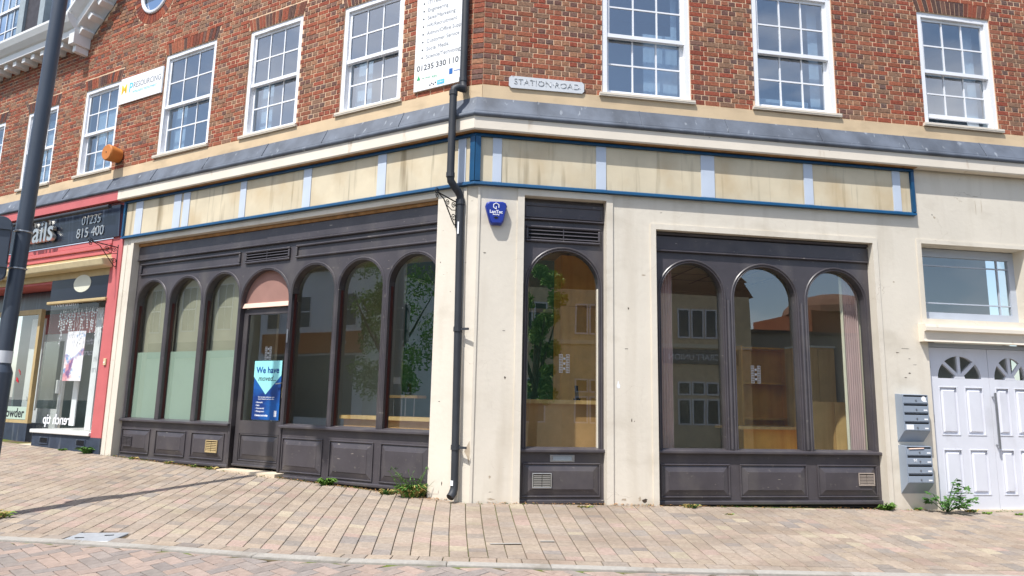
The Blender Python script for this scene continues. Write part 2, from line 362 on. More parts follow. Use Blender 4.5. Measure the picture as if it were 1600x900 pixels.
PT = [lin(*c) for c in ((202, 185, 167), (199, 182, 164), (195, 179, 163), (202, 184, 164), (192, 177, 162), (201, 181, 164), (188, 175, 162), (197, 181, 164), (204, 187, 167), (194, 176, 158))]
PT2 = [lin(*c) for c in ((204, 179, 165), (179, 169, 159), (209, 195, 171), (174, 164, 156), (205, 181, 167))]
dvec = Vector((.0872, .9962, 0)); evec = Vector((.9962, -.0872, 0))
def paver_piece(mb, Q, th=.05, c=.004, col=None, lift=0, zfun=gz):
    # Q: 4 ground points (x,y) ccw ; chamfered top
    cx = sum(q[0] for q in Q)/4; cy = sum(q[1] for q in Q)/4
    def ins(q, d):
        v = Vector((q[0]-cx, q[1]-cy)); L = v.length
        return (q[0]-v.x*d/L, q[1]-v.y*d/L)
    tilt = [R.uniform(-.0015, .0015) for _ in range(4)]
    a = []; b = []; d = []
    for q, t in zip(Q, tilt):
        i = ins(q, c*1.4); a.append(mb.bm.verts.new((i[0], i[1], zfun(*q)+lift+t)))
        b.append(mb.bm.verts.new((q[0], q[1], zfun(*q)+lift+t-c))); d.append(mb.bm.verts.new((q[0], q[1], zfun(*q)-th)))
    mb.face(a, col)
    for i in range(4):
        j = (i+1) % 4
        mb.face([a[i], b[i], b[j], a[j]], col); mb.face([b[i], d[i], d[j], b[j]], col)
def a_wall(b):
    p = evec*b
    ay = (-.012-p.y)/dvec.y; an = (.012-(N.x*p.x+N.y*p.y))/(N.x*dvec.x+N.y*dvec.y)
    return max(ay, an)
def a_kerb(b, off):
    a = -2.5
    for _ in range(12):
        p = evec*b+dvec*a; a += (yk(p.x)+off-p.y)/dvec.y*.9
    return a
MH = [(-4.02, -1.09), (-3.95, -.8), (-3.46, -.86), (-3.55, -1.17)]
def in_mh(x, y): return -4.05 < x < -3.47 and -1.13 < y < -.84
PW = .175; pieces = []
for i in range(-62, 62):
    b0 = i*PW+.004; b1 = (i+1)*PW-.004
    bw = .006*math.sin(i*1.7)
    ak0, ak1 = a_kerb(b0, .305), a_kerb(b1, .305); aw0, aw1 = a_wall(b0), a_wall(b1)
    L = (aw0-ak0+aw1-ak1)/2
    if L < .1: continue
    t = 0; first = True
    while t < L-.03:
        s = R.choice((.115, .14, .165, .175, .21, .235))
        if L-t-s < .07: s = L-t
        g = .0046
        f0, f1 = (t+g)/L, (t+s-g)/L
        Q = []
        for bb, ak, aw, f in ((b0, ak0, aw0, f0), (b1, ak1, aw1, f0), (b1, ak1, aw1, f1), (b0, ak0, aw0, f1)):
            a = ak+(aw-ak)*f; wob = .012*math.sin(a*1.3+i*.05)
            p = evec*(bb+wob)+dvec*a; Q.append((p.x, p.y))
        cx = sum(q[0] for q in Q)/4; cy = sum(q[1] for q in Q)/4
        if not in_mh(cx, cy): pieces.append((Q, (cx, cy)))
        t += s
# border course and kerb stones follow the kerb line
def along(step, off0, off1, x0=-12, x1=12, gap=.004):
    out = []; x = x0
    while x < x1:
        dx = step/math.hypot(1, (yk(x+.1)-yk(x-.1))/.2)
        sl = (yk(x+.1)-yk(x-.1))/.2; k = math.hypot(1, sl); nx, ny = -sl/k, 1/k
        sl2 = (yk(x+dx+.1)-yk(x+dx-.1))/.2; k2 = math.hypot(1, sl2); mx_, my = -sl2/k2, 1/k2
        g = gap/k
        A = (x+g, yk(x+g)); B = (x+dx-g, yk(x+dx-g))
        out.append([(A[0]+nx*off0, A[1]+ny*off0), (B[0]+mx_*off0, B[1]+my*off0), (B[0]+mx_*off1, B[1]+my*off1), (A[0]+nx*off1, A[1]+ny*off1)])
        x += dx
    return out
for Q in along(.24, .158, .29):
    cx = sum(q[0] for q in Q)/4; cy = sum(q[1] for q in Q)/4
    if not in_mh(cx, cy+.02): pieces.append((Q, (cx, cy)))
def score(c, area, z=None):
    q = px(Vector((c[0], c[1], gz(*c))))
    if not (-15 < q[0] < 1615 and 600 < q[1] < 912): return 0
    return area/q[2]**2*abs((Vector((c[0], c[1], gz(*c)))-CAMPOS).normalized().z+.06)
def quad_area(Q):
    return abs(sum(Q[i][0]*Q[(i+1) % 4][1]-Q[(i+1) % 4][0]*Q[i][1] for i in range(4)))/2
def lay(pieces, name, mat, parent, tints, tints2, p2, zf=gz, lift=0, limit=300):
    sc = sorted(((score(c, quad_area(Q)), k) for k, (Q, c) in enumerate(pieces)), reverse=True)
    top = set(k for s, k in sc[:limit] if s > 0)
    bulk = MB(tint=True)
    for k, (Q, c) in enumerate(pieces):
        # blotchy tone
        col = R.choice(tints2) if R.random() < p2 else R.choice(tints)
        m = R.uniform(.88, 1.06)*.60; col = (col[0]*m, col[1]*m, col[2]*m, 1)
        if k in top:
            mb = MB(tint=True); paver_piece(mb, Q, col=col, lift=lift, zfun=zf); mb.build(name, mat, parent)
        else: paver_piece(bulk, Q, col=col, lift=lift, zfun=zf)
    bulk.build(name, mat, parent, kind='stuff')
lay(pieces, 'paver', M_paver, pavement, PT, PT2, .13)
# kerb
kerb = MB()
ks = along(.914, .045, .152, -11.6, 12, gap=.003)
kb = None
for i, Q in enumerate(ks):
    mb = MB(); paver_piece(mb, Q, th=.14, c=.006, lift=.004)
    if kb is None: kb = mb.build('kerb', M_kerb, kind='structure')
    else: mb.build('kerb_stone', M_kerb, kb)
# herringbone road blocks next to the kerb
rb = []
bw, bl = .125, .25; a0 = math.radians(38); ca, sa = math.cos(a0), math.sin(a0)
for i in range(-70, 70):
    for j in range(-60, 60):
        # herringbone lattice
        for kind in (0, 1):
            ox = (i*bw) ; 
            if (i-j) % 4 == 0 and kind == 0: X, Y, w_, h_ = i*bw, j*bw, bl, bw
            elif (i-j) % 4 == 2 and kind == 1: X, Y, w_, h_ = i*bw, j*bw-bw, bw, bl
            else: continue
            g = .004
            c4 = [(X+g, Y+g), (X+w_-g, Y+g), (X+w_-g, Y+h_-g), (X+g, Y+h_-g)]
            Q = [(ca*p[0]-sa*p[1]-1, sa*p[0]+ca*p[1]-3) for p in c4]
            cx = sum(q[0] for q in Q)/4; cy = sum(q[1] for q in Q)/4
            if -6.5 < cx < 5.5 and cy > yk(cx)-1.5 and min(q[1]-yk(q[0]) for q in Q) < .02:
                Q2 = [(q[0], min(q[1], yk(q[0])+.042)) for q in Q]
                if quad_area(Q2) > .004: rb.append((Q2, (cx, min(cy, yk(cx)))))
RTINT = [lin(*c) for c in ((184, 168, 158), (192, 172, 160), (176, 164, 156), (198, 176, 162), (170, 160, 154))]
mbj = MB()
for x in [-7+.25*i for i in range(56)]:
    for k in range(6):
        P = lambda xx, t: (xx, yk(xx)+.1-2.1*t, gz(xx, yk(xx)+.1-2.1*t)-.014-.012)
        mbj.quad(P(x, k/6), P(x, (k+1)/6), P(x+.25, (k+1)/6), P(x+.25, k/6))
bed = mbj.build('road_bed', M_joint, kind='structure', normals=False)
lay(rb, 'block', M_roadpav, bed, RTINT, PT2, .06, lift=-.012)
# manhole
mc = thing('manhole_cover', (-3.75, -.98, gz(-3.75, -.98)), 'grey steel access cover set into the pavement by the pale kerb', 'manhole cover')
mb = MB(); paver_piece(mb, MH, th=.05, c=.004, lift=.002); mb.build('cover_plate', M_cover, mc)
mb = MB()
for s in (-.12, .13):
    x, y = -3.75+s, -.98+s*.2; z = gz(x, y)+.003
    mb.hexa([(x-.04, y-.012, z), (x+.04, y-.006, z), (x+.04, y+.01, z), (x-.04, y+.004, z)] + [(x-.04, y-.012, z+.004), (x+.04, y-.006, z+.004), (x+.04, y+.01, z+.004), (x-.04, y+.004, z+.004)])
mb.build('lifting_slot', M_black, mc)
for (xa, xb, yy) in ((.05, .35, -1.8), (.56, .7, -1.7)):
    mb = MB(); z = gz(xa, yy)+.004
    mb.hexa([(xa, yy-.02, z), (xb, yy-.024, z), (xb, yy+.016, z), (xa, yy+.02, z)]+[(xa, yy-.02, z+.003), (xb, yy-.024, z+.003), (xb, yy+.016, z+.003), (xa, yy+.02, z+.003)])
    mb.build('paint_mark', M_kerb, pavement)

# ================================================================== corner building
bld = thing('corner_building', (0, 0, .3), 'red brick corner building with dark arched shopfronts and cream ground floor', 'building')
ZB = 5.69
WIN_R = [(1.715, 3.011, 5.725, 7.60), (3.98, 5.268, 5.74, 7.60), (6.714, 7.98, 5.74, 7.555)]
WIN_L = [(1.315, 2.47, 5.735, 7.46), (3.36, 4.575, 5.735, 7.60), (5.44, 6.83, 5.76, 7.70), (8.18, 9.345, 5.735, 7.52), (10.30, 11.46, 5.745, 7.45), (12.40, 13.55, 5.745, 7.45)]
RW = (7.37, 9.12, .40)   # round window
TOP = {'R': 8.3, 'L': 9.75}; EXT = {'R': 8.9, 'L': 13.6}
CH = {'R': .06, 'L': .11}   # corner chamfer
RED = [(152, 72, 52), (144, 66, 50), (158, 82, 60), (136, 62, 48), (150, 84, 62), (164, 92, 68)]
DRK = [(104, 74, 70), (96, 78, 76), (112, 84, 76), (90, 80, 82)]
BRN = [(146, 104, 80), (136, 100, 78), (154, 110, 84), (126, 98, 80), (150, 90, 70), (144, 82, 64)]
def brick_tint(header):
    x = R.random()
    p = (RED if x < .30 else BRN if x < .72 else DRK) if header else (RED if x < .74 else DRK if x < .87 else BRN)
    c = R.choice(p); c = lin(*[a*.76+b_*.24 for a, b_ in zip(c, (146, 108, 86))]); m = R.uniform(.84, 1.12)
    return (c[0]*m, c[1]*m, c[2]*m, 1)
def subtract(iv, cuts):
    out = [iv]
    for c0, c1 in cuts:
        nx = []
        for a, b in out:
            if c1 <= a or c0 >= b: nx.append((a, b)); continue
            if c0 > a: nx.append((a, c0))
            if c1 < b: nx.append((c1, b))
        out = nx
    return out
HC = .0745
VARS = {}
def brick_mesh(L, header):
    key = (round(L*200), header, R.randrange(9))
    if key not in VARS:
        mb = MB(tint=True); h = HC-.0095
        mb.chbox(-L/2, L/2, 0, .03, -h/2, h/2, R.uniform(.003, .006), col=brick_tint(header))
        for v in mb.bm.verts: v.co += Vector((R.uniform(-.002, .002), 0, R.uniform(-.0015, .0015)))
        bmesh.ops.recalc_face_normals(mb.bm, faces=mb.bm.faces)
        me = bpy.data.meshes.new('brick'); mb.bm.to_mesh(me); mb.bm.free(); me.materials.append(M_brick); VARS[key] = me
    return VARS[key]
allb = []
def gable_lim(u):   # brick top on the left wall: eaves on the far part, a raking gable nearer the corner
    if u > 9.45: return 8.62
    return min(9.75, 8.62+(9.45-u)*.83)
for side, wins in (('R', WIN_R), ('L', WIN_L)):
    nC = int((TOP[side]-ZB)/HC)
    for k in range(nC):
        z = ZB+(k+.5)*HC; hdr = k % 2 == 1
        pitch = .1128 if hdr else .2256
        u = CH[side]+.004
        seq = []
        if hdr: seq = [.1026, .051]
        while u < EXT[side]:
            L = seq.pop(0) if seq else (pitch-.0105)
            u2 = u+L
            cuts = []
            for (a, b, z0, z1) in wins:
                if z0-.06 < z < z1+.012: cuts.append((a-.004, b+.004))
                elif z1+.012 <= z < z1+.245:
                    f = (z-z1)/.235; cuts.append((a-.008-.065*f, b+.008+.065*f))
            if side == 'L':
                dz = z-RW[1]
                if abs(dz) < .63: cuts.append((RW[0]-math.sqrt(.63**2-dz*dz), RW[0]+math.sqrt(.63**2-dz*dz)))
            for a, b in subtract((u, u2), cuts):
                if b-a > .025 and not (side == 'L' and z+.03 > gable_lim((a+b)/2)):
                    allb.append((side, (a+b)/2, z, b-a, hdr))
            u = u2+.0105
bs = []
for k, (side, u, z, L, hdr) in enumerate(allb):
    P = FRAMES[side][0](u, 0, z); q = px(P)
    if -12 < q[0] < 1612 and -8 < q[1] < 400:
        d = (P-CAMPOS); bs.append((L*abs(d.normalized().dot(FRAMES[side][2]))/d.length_squared, k))
bs.sort(reverse=True); topb = set(k for s, k in bs[:300])
bulk = MB(tint=True)
for k, (side, u, z, L, hdr) in enumerate(allb):
    fr, right, outw, rz = FRAMES[side]; r = R.uniform(-.003, .002)
    if k in topb:
        link('brick', brick_mesh(L, hdr), fr(u, r, z), bld, rotz=rz)
    else:
        me = brick_mesh(L, hdr); mt = Matrix.Translation(fr(u, r, z)) @ Matrix.Rotation(rz, 4, 'Z')
        nb = len(bulk.bm.verts); vs = [bulk.bm.verts.new(mt @ v.co) for v in me.vertices]
        la = me.attributes['tint'].data
        for p in me.polygons:
            f = bulk.bm.faces.new([vs[i] for i in p.vertices]); c = la[p.loop_start].color
            for lp in f.loops: lp[bulk.tl] = c
bulk.build('brick', M_brick, bld, kind='stuff', normals=False)
# corner chamfer bricks (squint bricks)
pa, pb = FL(CH['L'], 0, 0), FR(CH['R'], 0, 0); cdir = (pb-pa).normalized(); clen = (pb-pa).length; cn = Vector((cdir.y, -cdir.x, 0))
FCH = lambda u, r, z: pa+cdir*u-cn*r+Vector((0, 0, z))
mbm = MB(FCH); mbm.box(-.004, clen+.004, .009, .05, ZB-.01, 8.3); mbm.build('corner_mortar', M_mortar, bld)
for k in range(int((8.3-ZB)/HC)):
    z = ZB+(k+.5)*HC; col = brick_tint(R.random() < .4)
    mb = MB(FCH, tint=True); mb.chbox(.003, clen-.003, -.001, .008, z-HC/2+.006, z+HC/2-.006, .003, col); mb.build('squint_brick', M_brick, bld)
# mortar sheets with the openings left out
def sheet(fr, us, zs, r, holes, mb, keep=lambda u, z: True):
    for a, b in zip(us, us[1:]):
        for c, d in zip(zs, zs[1:]):
            um, zm = (a+b)/2, (c+d)/2
            if any(h[0] < um < h[1] and h[2] < zm < h[3] for h in holes) or not keep(um, zm): continue
            mb.quad((a, r, c), (b, r, c), (b, r, d), (a, r, d))
for side, wins in (('R', WIN_R), ('L', WIN_L)):
    fr = FRAMES[side][0]; mb = MB(fr)
    holes = [(a, b, z0-.02, z1) for a, b, z0, z1 in wins]
    if side == 'L': holes.append((RW[0]-.36, RW[0]+.36, RW[1]-.36, RW[1]+.36))
    us = sorted(set([CH[side], EXT[side]+(.6 if side == 'R' else 0)]+[h[0] for h in holes]+[h[1] for h in holes]))
    zs = sorted(set([ZB-.03, 8.6 if side == 'L' else TOP['R']+.02]+[h[2] for h in holes if h[2] < 8.5]+[h[3] for h in holes if h[3] < 8.5]))
    sheet(fr, us, zs, .0055, holes, mb)
    if side == 'L':   # gable part, as a fan of quads round the round window
        us2 = [CH['L'], 3, 5, RW[0]-.36, RW[0]+.36, 8.3, 8.9, 9.45]
        for a, b in zip(us2, us2[1:]):
            ta, tb = gable_lim(a)+.02, gable_lim(b)+.02
            if abs(a-(RW[0]-.36)) < 1e-6:
                mb.quad((a, .0095, 8.6), (b, .0095, 8.6), (b, .0095, RW[1]-.36), (a, .0095, RW[1]-.36)); 
                mb.quad((a, .0095, RW[1]+.36), (b, .0095, RW[1]+.36), (b, .0095, 10.2), (a, .0095, 10.2))
            else: mb.quad((a, .0095, 8.6), (b, .0095, 8.6), (b, .0095, tb), (a, .0095, ta))
        # ring behind the round window's bricks
        for k in range(36):
            t0, t1 = 2*math.pi*k/36, 2*math.pi*(k+1)/36
            mb.quad(*[(RW[0]+rr*math.cos(t), .006, RW[1]+rr*math.sin(t)) for rr, t in ((.37, t0), (.63, t0), (.63, t1), (.37, t1))])
    for (a, b, z0, z1) in wins:   # brick reveals
        for uu in (a, b): mb.quad((uu, .0095, z0-.02), (uu, .14, z0-.02), (uu, .14, z1), (uu, .0095, z1))
        mb.quad((a, .0095, z1), (b, .0095, z1), (b, .14, z1), (a, .14, z1))
    mb.build('brick_wall', M_mortar, bld)
    # gauged flat arches of bricks on edge
    for (a, b, z0, z1) in wins:
        if z1 > 8: continue
        n = 17; H = .225
        for k in range(n):
            f0, f1 = k/n, (k+1)/n
            bot = lambda f: a-.006+(b-a+.012)*f
            tp = lambda f: a-.07+(b-a+.14)*f
            g = .0058
            mb = MB(fr, tint=True); col = lin(*R.choice([(112, 66, 54), (140, 76, 58), (92, 68, 62), (150, 88, 66), (112, 82, 72), (84, 66, 64)]))
            pts = [(bot(f0)+g, z1+.008), (bot(f1)-g, z1+.008), (tp(f1)-g, z1+H), (tp(f0)+g, z1+H)]
            mb.prism(pts, R.uniform(-.003, .001), .03, col); mb.build('arch_brick', M_brick, bld)
# round window: brick ring, frame, pane
for k in range(40):
    t0, t1 = 2*math.pi*(k+.06)/40, 2*math.pi*(k+.94)/40
    mb = MB(FL, tint=True); col = lin(*R.choice([(140, 70, 52), (120, 64, 52), (150, 84, 62), (104, 66, 60)]))
    mb.prism([(RW[0]+rr*math.cos(t), RW[1]+rr*math.sin(t)) for rr, t in ((.415, t0), (.615, t0), (.615, t1), (.415, t1))], -.002, .03, col)
    mb.build('ring_brick', M_brick, bld)
mb = MB(FL); mb.tube([(RW[0]+.385*math.cos(2*math.pi*k/32), -.002, RW[1]+.385*math.sin(2*math.pi*k/32)) for k in range(33)], .036, 8, cap=False)
rwo = mb.build('round_window', M_white, bld, smooth=True)
mb = MB(FL); mb.prism([(RW[0]+.37*math.cos(2*math.pi*k/32), RW[1]+.37*math.sin(2*math.pi*k/32)) for k in range(32)], .03, .036); mb.build('pane', G_up, rwo)
mb = MB(FL); mb.box(RW[0]-.5, RW[0]+.5, .5, .52, RW[1]-.6, RW[1]+.6); mb.build('backing', M_roomw, rwo)

# sash windows
def sash_window(side, a, b, z0, z1, k, openbot=False, curtain=None):
    fr = FRAMES[side][0]
    mb = MB(fr); fw = .075
    mb.box(a, a+fw, .02, .13, z0, z1); mb.box(b-fw, b, .02, .13, z0, z1); mb.box(a+fw, b-fw, .02, .13, z1-fw, z1); mb.box(a+fw, b-fw, .02, .13, z0, z0+.035)
    mb.box((a+b)/2-.2, (a+b)/2+.2, .012, .02, z1-fw-.002, z1-fw+.022)   # trickle vent
    wnd = mb.build('sash_window', M_white, bld)
    mb = MB(fr); mb.box(a-.045, b+.045, -.05, .13, z0-.032, z0-.002); mb.box(a-.05, b+.05, -.045, .02, z0-.05, z0-.032); mb.build('sill', M_sill, wnd)
    zr = z0+.47*(z1-z0); ua, ub = a+fw, b-fw
    lift = .11 if openbot else 0
    for nm, rr, c0, c1 in (('upper_sash', .055, zr-.02, z1-fw), ('lower_sash', .095, z0+.035+lift, zr+.05+lift*.0)):
        s = .045; mb = MB(fr)
        mb.box(ua, ua+s, rr, rr+.035, c0, c1); mb.box(ub-s, ub, rr, rr+.035, c0, c1)
        bh = .06
        mb.box(ua+s, ub-s, rr, rr+.035, c0, c0+bh); mb.box(ua+s, ub-s, rr, rr+.035, c1-.045, c1)
        g0u, g1u, g0z, g1z = ua+s, ub-s, c0+bh, c1-.045
        bw = .011
        for i in (1, 2):
            uu = g0u+(g1u-g0u)*i/3; mb.box(uu-bw, uu+bw, rr+.004, rr+.03, g0z, g1z)
        zz = (g0z+g1z)/2
        for i in range(3):
            x0 = g0u+(g1u-g0u)*i/3+(bw if i else 0); x1 = g0u+(g1u-g0u)*(i+1)/3-(bw if i < 2 else 0)
            mb.box(x0, x1, rr+.0045, rr+.0295, zz-bw, zz+bw)
        if nm == 'upper_sash':   # horns and the projecting meeting rail
            mb.box(ua-.004, ub+.004, rr-.022, rr-.001, c0+.002, c0+bh-.004)
        mb.build(nm, M_white, wnd)
        for i in range(3):
            for j in range(2):
                x0 = g0u+(g1u-g0u)*i/3; x1 = g0u+(g1u-g0u)*(i+1)/3
                y0 = g0z+(g1z-g0z)*j/2; y1 = g0z+(g1z-g0z)*(j+1)/2
                mb = MB(fr); mb.box(x0, x1, rr+.015, rr+.019, y0, y1); mb.build('pane', G_up, wnd)
    # curtains or blind behind
    for c in (curtain or []):
        mb = MB(fr); f0, f1, zf0, zf1 = c; n = max(2, int((f1-f0)*(b-a)/.05))
        for i in range(n):
            x0 = ua+(ub-ua)*(f0+(f1-f0)*i/n); x1 = ua+(ub-ua)*(f0+(f1-f0)*(i+1)/n)
            r0, r1 = (.24, .243) if i % 2 else (.243, .24)
            mb.quad((x0, r0, z0+(z1-z0)*zf0), (x1, r1, z0+(z1-z0)*zf0), (x1, r1, z0+(z1-z0)*zf1), (x0, r0, z0+(z1-z0)*zf1))
        mb.build('curtain', M_whiteb, wnd)
    # the room seen behind
    mb = MB(fr); q = [(a-.3, z0-.3), (b+.3, z0-.3), (b+.3, z1+.2), (a-.3, z1+.2)]
    mb.quad(*[(u, 1.6, z) for u, z in q])
    for i in range(4):
        (u0, c0), (u1, c1) = q[i], q[(i+1) % 4]; mb.quad((u0, .145, c0), (u1, .145, c1), (u1, 1.6, c1), (u0, 1.6, c0))
    mb.build('room', M_roomw, wnd)
CUR = {('R', 0): [(.53, .98, 0, .58), (.9, .98, .58, 1)], ('R', 1): [(.84, .98, 0, 1), (.0, .8, 0.02, .14)], ('R', 2): [(.78, .97, 0, .98), (.02, .98, .5, .56)],
       ('L', 0): [(.66, .98, 0, .5)], ('L', 1): [(.7, .98, 0, .5)], ('L', 2): [(.72, .98, 0, .5)], ('L', 3): [(.02, .98, 0, .98)], ('L', 4): [(.02, .98, 0, .9)], ('L', 5): [(.02, .98, 0, .9)]}
for side, wins in (('R', WIN_R), ('L', WIN_L)):
    for k, wv in enumerate(wins): sash_window(side, *wv, k, openbot=(side == 'R' and k == 2), curtain=CUR.get((side, k)))

# stone band, lead, cornice, fascia
def both(name, prof, mat, uL, uR, chamfer=None):
    for side, u1 in (('L', uL), ('R', uR)):
        mb = MB(FRAMES[side][0]); mb.sweep(prof, u1, chamfer[side] if chamfer else None); mb.build(name, mat, bld)
both('stone_band', [(-.012, 5.44), (-.012, ZB-.012), (.05, ZB-.012), (.05, 5.44)], M_stone, 13.7, 11, CH)
mb = MB(FCH); mb.box(-.0, clen, -.012, .05, 5.44, ZB-.012); mb.build('stone_band', M_stone, bld)
for side, u1 in (('L', 13.7), ('R', 11)):
    fr = FRAMES[side][0]; u = None; n = 0
    while True:
        ue = min((u or 0)+1.36+.1*math.sin(n*2.3), u1) if n else (.8 if side == 'R' else 1.2)
        mb = MB(fr); j = .002*(n % 2)
        pr = [(-.152-j, 5.20), (-.14-j, 5.262), (-.028-j, 5.492), (-.002, 5.5), (-.002, 5.2)]
        mb.sweep(pr, ue-.003, u); mb.build('lead_sheet', M_lead, bld)
        mb = MB(fr)
        ring = [(-.150+.034*math.cos(2*math.pi*k/12), 5.206+.034*math.sin(2*math.pi*k/12)) for k in range(12)]
        mb.sweep(ring, ue-.003, u); mb.build('lead_roll', M_lead, bld, smooth=True)
        # standing welt at the joint
        mb = MB(fr); mb.hexa([(ue-.006, -.182, 5.20), (ue+.01, -.182, 5.20), (ue+.01, -.036, 5.494), (ue-.006, -.036, 5.494), (ue-.006, -.13, 5.19), (ue+.01, -.13, 5.19), (ue+.01, -.01, 5.49), (ue-.006, -.01, 5.49)])
        mb.build('lead_welt', M_lead, bld)
        u = ue; n += 1
        if ue >= u1-.01: break
COR = [(-.15, 5.01), (-.15, 5.172), (-.02, 5.172), (-.02, 4.995), (-.14, 4.995)]
for side, u1 in (('L', 7.6), ('R', 11)):
    mb = MB(FRAMES[side][0]); mb.sweep(COR, u1); mb.build('cornice', M_cream2, bld)
    mb = MB(FRAMES[side][0]); mb.sweep([(-.118, 4.988), (-.118, 4.999), (-.03, 4.999), (-.03, 4.988)], 7.55 if side == 'L' else 6.42); mb.build('cornice_batten', M_tanunder, bld)
mb = MB(FL); mb.sweep([(-.15, 5.0), (-.15, 5.17), (-.01, 5.17), (-.01, 5.0)], 14, 7.602); mb.build('cornice', M_pink, bld)
# fascia: board, blue frame, battens
BAT = {'R': [(.217, .335), (1.62, 1.757), (3.116, 3.313), (4.662, 4.80), (6.065, 6.19)],
       'L': [(.136, .257), (1.469, 1.62), (2.90, 3.06), (4.317, 4.453), (5.70, 5.87), (5.93, 6.12), (6.99, 7.19)]}
for side, u1 in (('L', 7.515), ('R', 6.40)):
    fr = FRAMES[side][0]; mb = MB(fr)
    mb.sweep([(-.022, 4.335), (-.022, 4.94), (.05, 4.94), (.05, 4.335)], u1-.05); fs = mb.build('fascia_board', M_fascia, bld)
    for nm, z0, z1 in (('frame_rail', 4.285, 4.332), ('frame_rail', 4.942, 4.985)):
        mb = MB(fr); mb.sweep([(-.068, z0), (-.06, z0+.032), (-.045, z1), (.05, z1), (.05, z0)], u1); mb.build(nm, M_blue, fs)
    mb = MB(fr); mb.box(u1-.048, u1, -.06, .05, 4.3325, 4.9415); mb.build('frame_stile', M_blue, fs)
    mb = MB(fr); mb.hexa([(MC*-.062+.004, -.062, 4.3325), (.055, -.062, 4.3325), (.055, -.062, 4.9415), (MC*-.062+.004, -.062, 4.9415), (.012, .02, 4.3325), (.055, .02, 4.3325), (.055, .02, 4.9415), (.012, .02, 4.9415)]); mb.build('frame_stile', M_blue, fs)
    for a, b in BAT[side]:
        mb = MB(fr); mb.box(a, b, -.034, -.0225, 4.338, 4.938); mb.build('batten', M_batten, fs)

# cream rendered ground floor walls
def rwall(side, boxes):
    mb = MB(FRAMES[side][0])
    for b in boxes: mb.box(*b)
    return mb.build('rendered_wall', M_cream, bld)
D0, D1 = 0.0, .16
rwall('R', [(CH['R'], .655, D0, D1, 0, 5.08), (1.768, 2.457, D0, D1, 0, 5.08), (.655, 1.768, D0, D1, 4.19, 5.08), (2.457, 5.69, D0, D1, 3.845, 5.08), (5.69, 6.475, D0, .3, 0, 5.08),
            (6.475, 8.22, D0, .3, 3.89, 5.08), (8.22, 11, D0, .3, 0, 5.08), (6.475, 8.22, .0, .3, 2.70, 2.80)])
rwall('L', [(CH['L'], .575, D0, D1, 0, 5.08), (7.175, 7.49, D0, D1, 0, 5.08), (.575, 7.175, D0, D1, 4.185, 5.08)])
mb = MB(FCH); mb.box(0, clen, .0, .1, 0, 5.08); mb.build('rendered_wall', M_cream, bld)
# raised beads and architraves (thin render steps)
mb = MB(FR)
def architrave(mb, a, b, zt, w, z0=.1, pr=.02):
    mb.box(a-w, a-.0, -pr, -.0005, z0, zt+w); mb.box(b+.0, b+w, -pr, -.0005, z0, zt+w); mb.box(a, b, -pr, -.0005, zt, zt+w)
architrave(mb, .655, 1.768, 4.19, .088); architrave(mb, 2.457, 5.69, 3.845, .075)
mb.box(6.40, 6.475, -.012, -.0005, 2.72, 3.95); mb.box(6.475, 8.22, -.012, -.0005, 3.89, 3.95)
mb.build('architrave', M_cream, bld)
mb = MB(FL); mb.box(7.175, 7.255, -.012, -.0005, .1, 4.25); mb.box(.575, 7.175, -.012, -.0005, 4.187, 4.25); mb.build('architrave', M_cream, bld)
mb = MB(FL); mb.box(CH['L']-.004, CH['L']+.045, -.028, -.0005, .2, 4.26); mb.build('corner_bead', M_cream, bld)
mb = MB(FR); mb.box(CH['R']-.02, CH['R']+.012, -.016, -.0005, .2, 4.26); mb.build('corner_bead', M_cream, bld)
mb = MB(FL); mb.box(7.36, 7.378, -.008, -.0005, .3, 4.25); mb.build('corner_bead', M_cream, bld)

# spots where the paint has flaked off the render
M_flake = pm('bare_render_patch', lin(176, 162, 142), .95, .2, 14, .4, 40)
M_flaked = pm('dark_chip', lin(70, 60, 50), .95, .2, 14, .2, 40)
for (u_, z_, w_, h_, mt) in ((.448, 1.811, .03, .05, M_flaked), (.146, 3.392, .05, .014, M_flaked), (2.07, 2.754, .022, .05, M_flaked), (2.103, 1.309, .026, .06, M_flaked), (2.14, 1.30, .01, .02, M_flaked), (2.278, 3.209, .07, .02, M_flake),
        (2.04, 2.224, .06, .015, M_flaked), (1.926, 1.751, .06, .13, M_board), (6.10, 2.359, .14, .008, M_flaked), (6.245, 2.139, .08, .008, M_flaked), (6.16, 2.22, .05, .01, M_flaked), (6.081, 1.957, .05, .014, M_flaked), (6.15, 2.02, .05, .02, M_flaked), (5.98, 2.30, .07, .012, M_flaked), (6.737, 4.29, .05, .05, M_flake), (6.70, 4.33, .02, .03, M_flaked),
        (.285, .604, .05, .06, M_flake), (2.272, .319, .09, .06, M_flaked), (2.2, .34, .05, .08, M_flake), (.30, .34, .14, .03, M_flake), (2.0, .33, .1, .05, M_flake), (7.45, 4.66, .10, .012, M_flake), (7.44, 4.5, .012, .25, M_flake), (7.54, 4.5, .012, .22, M_flake), (.42, 2.4, .05, .01, M_flaked), (6.0, 3.3, .04, .03, M_flake)):
    mb = MB(FR); n = 9
    mb.prism([(u_+w_*.5*math.cos(2*math.pi*k/n)*R.uniform(.35, 1.1), z_+h_*.5*math.sin(2*math.pi*k/n)*R.uniform(.35, 1.1)) for k in range(n)], -.0012, -.0004); mb.build('flaked_patch', mt, bld)
mb = MB(FCH); mb.prism([(.06, .90), (.10, .98), (.125, 1.03), (.135, .9), (.125, .74), (.10, .83)], -.0012, -.0004); mb.build('flaked_patch', M_flake, bld)
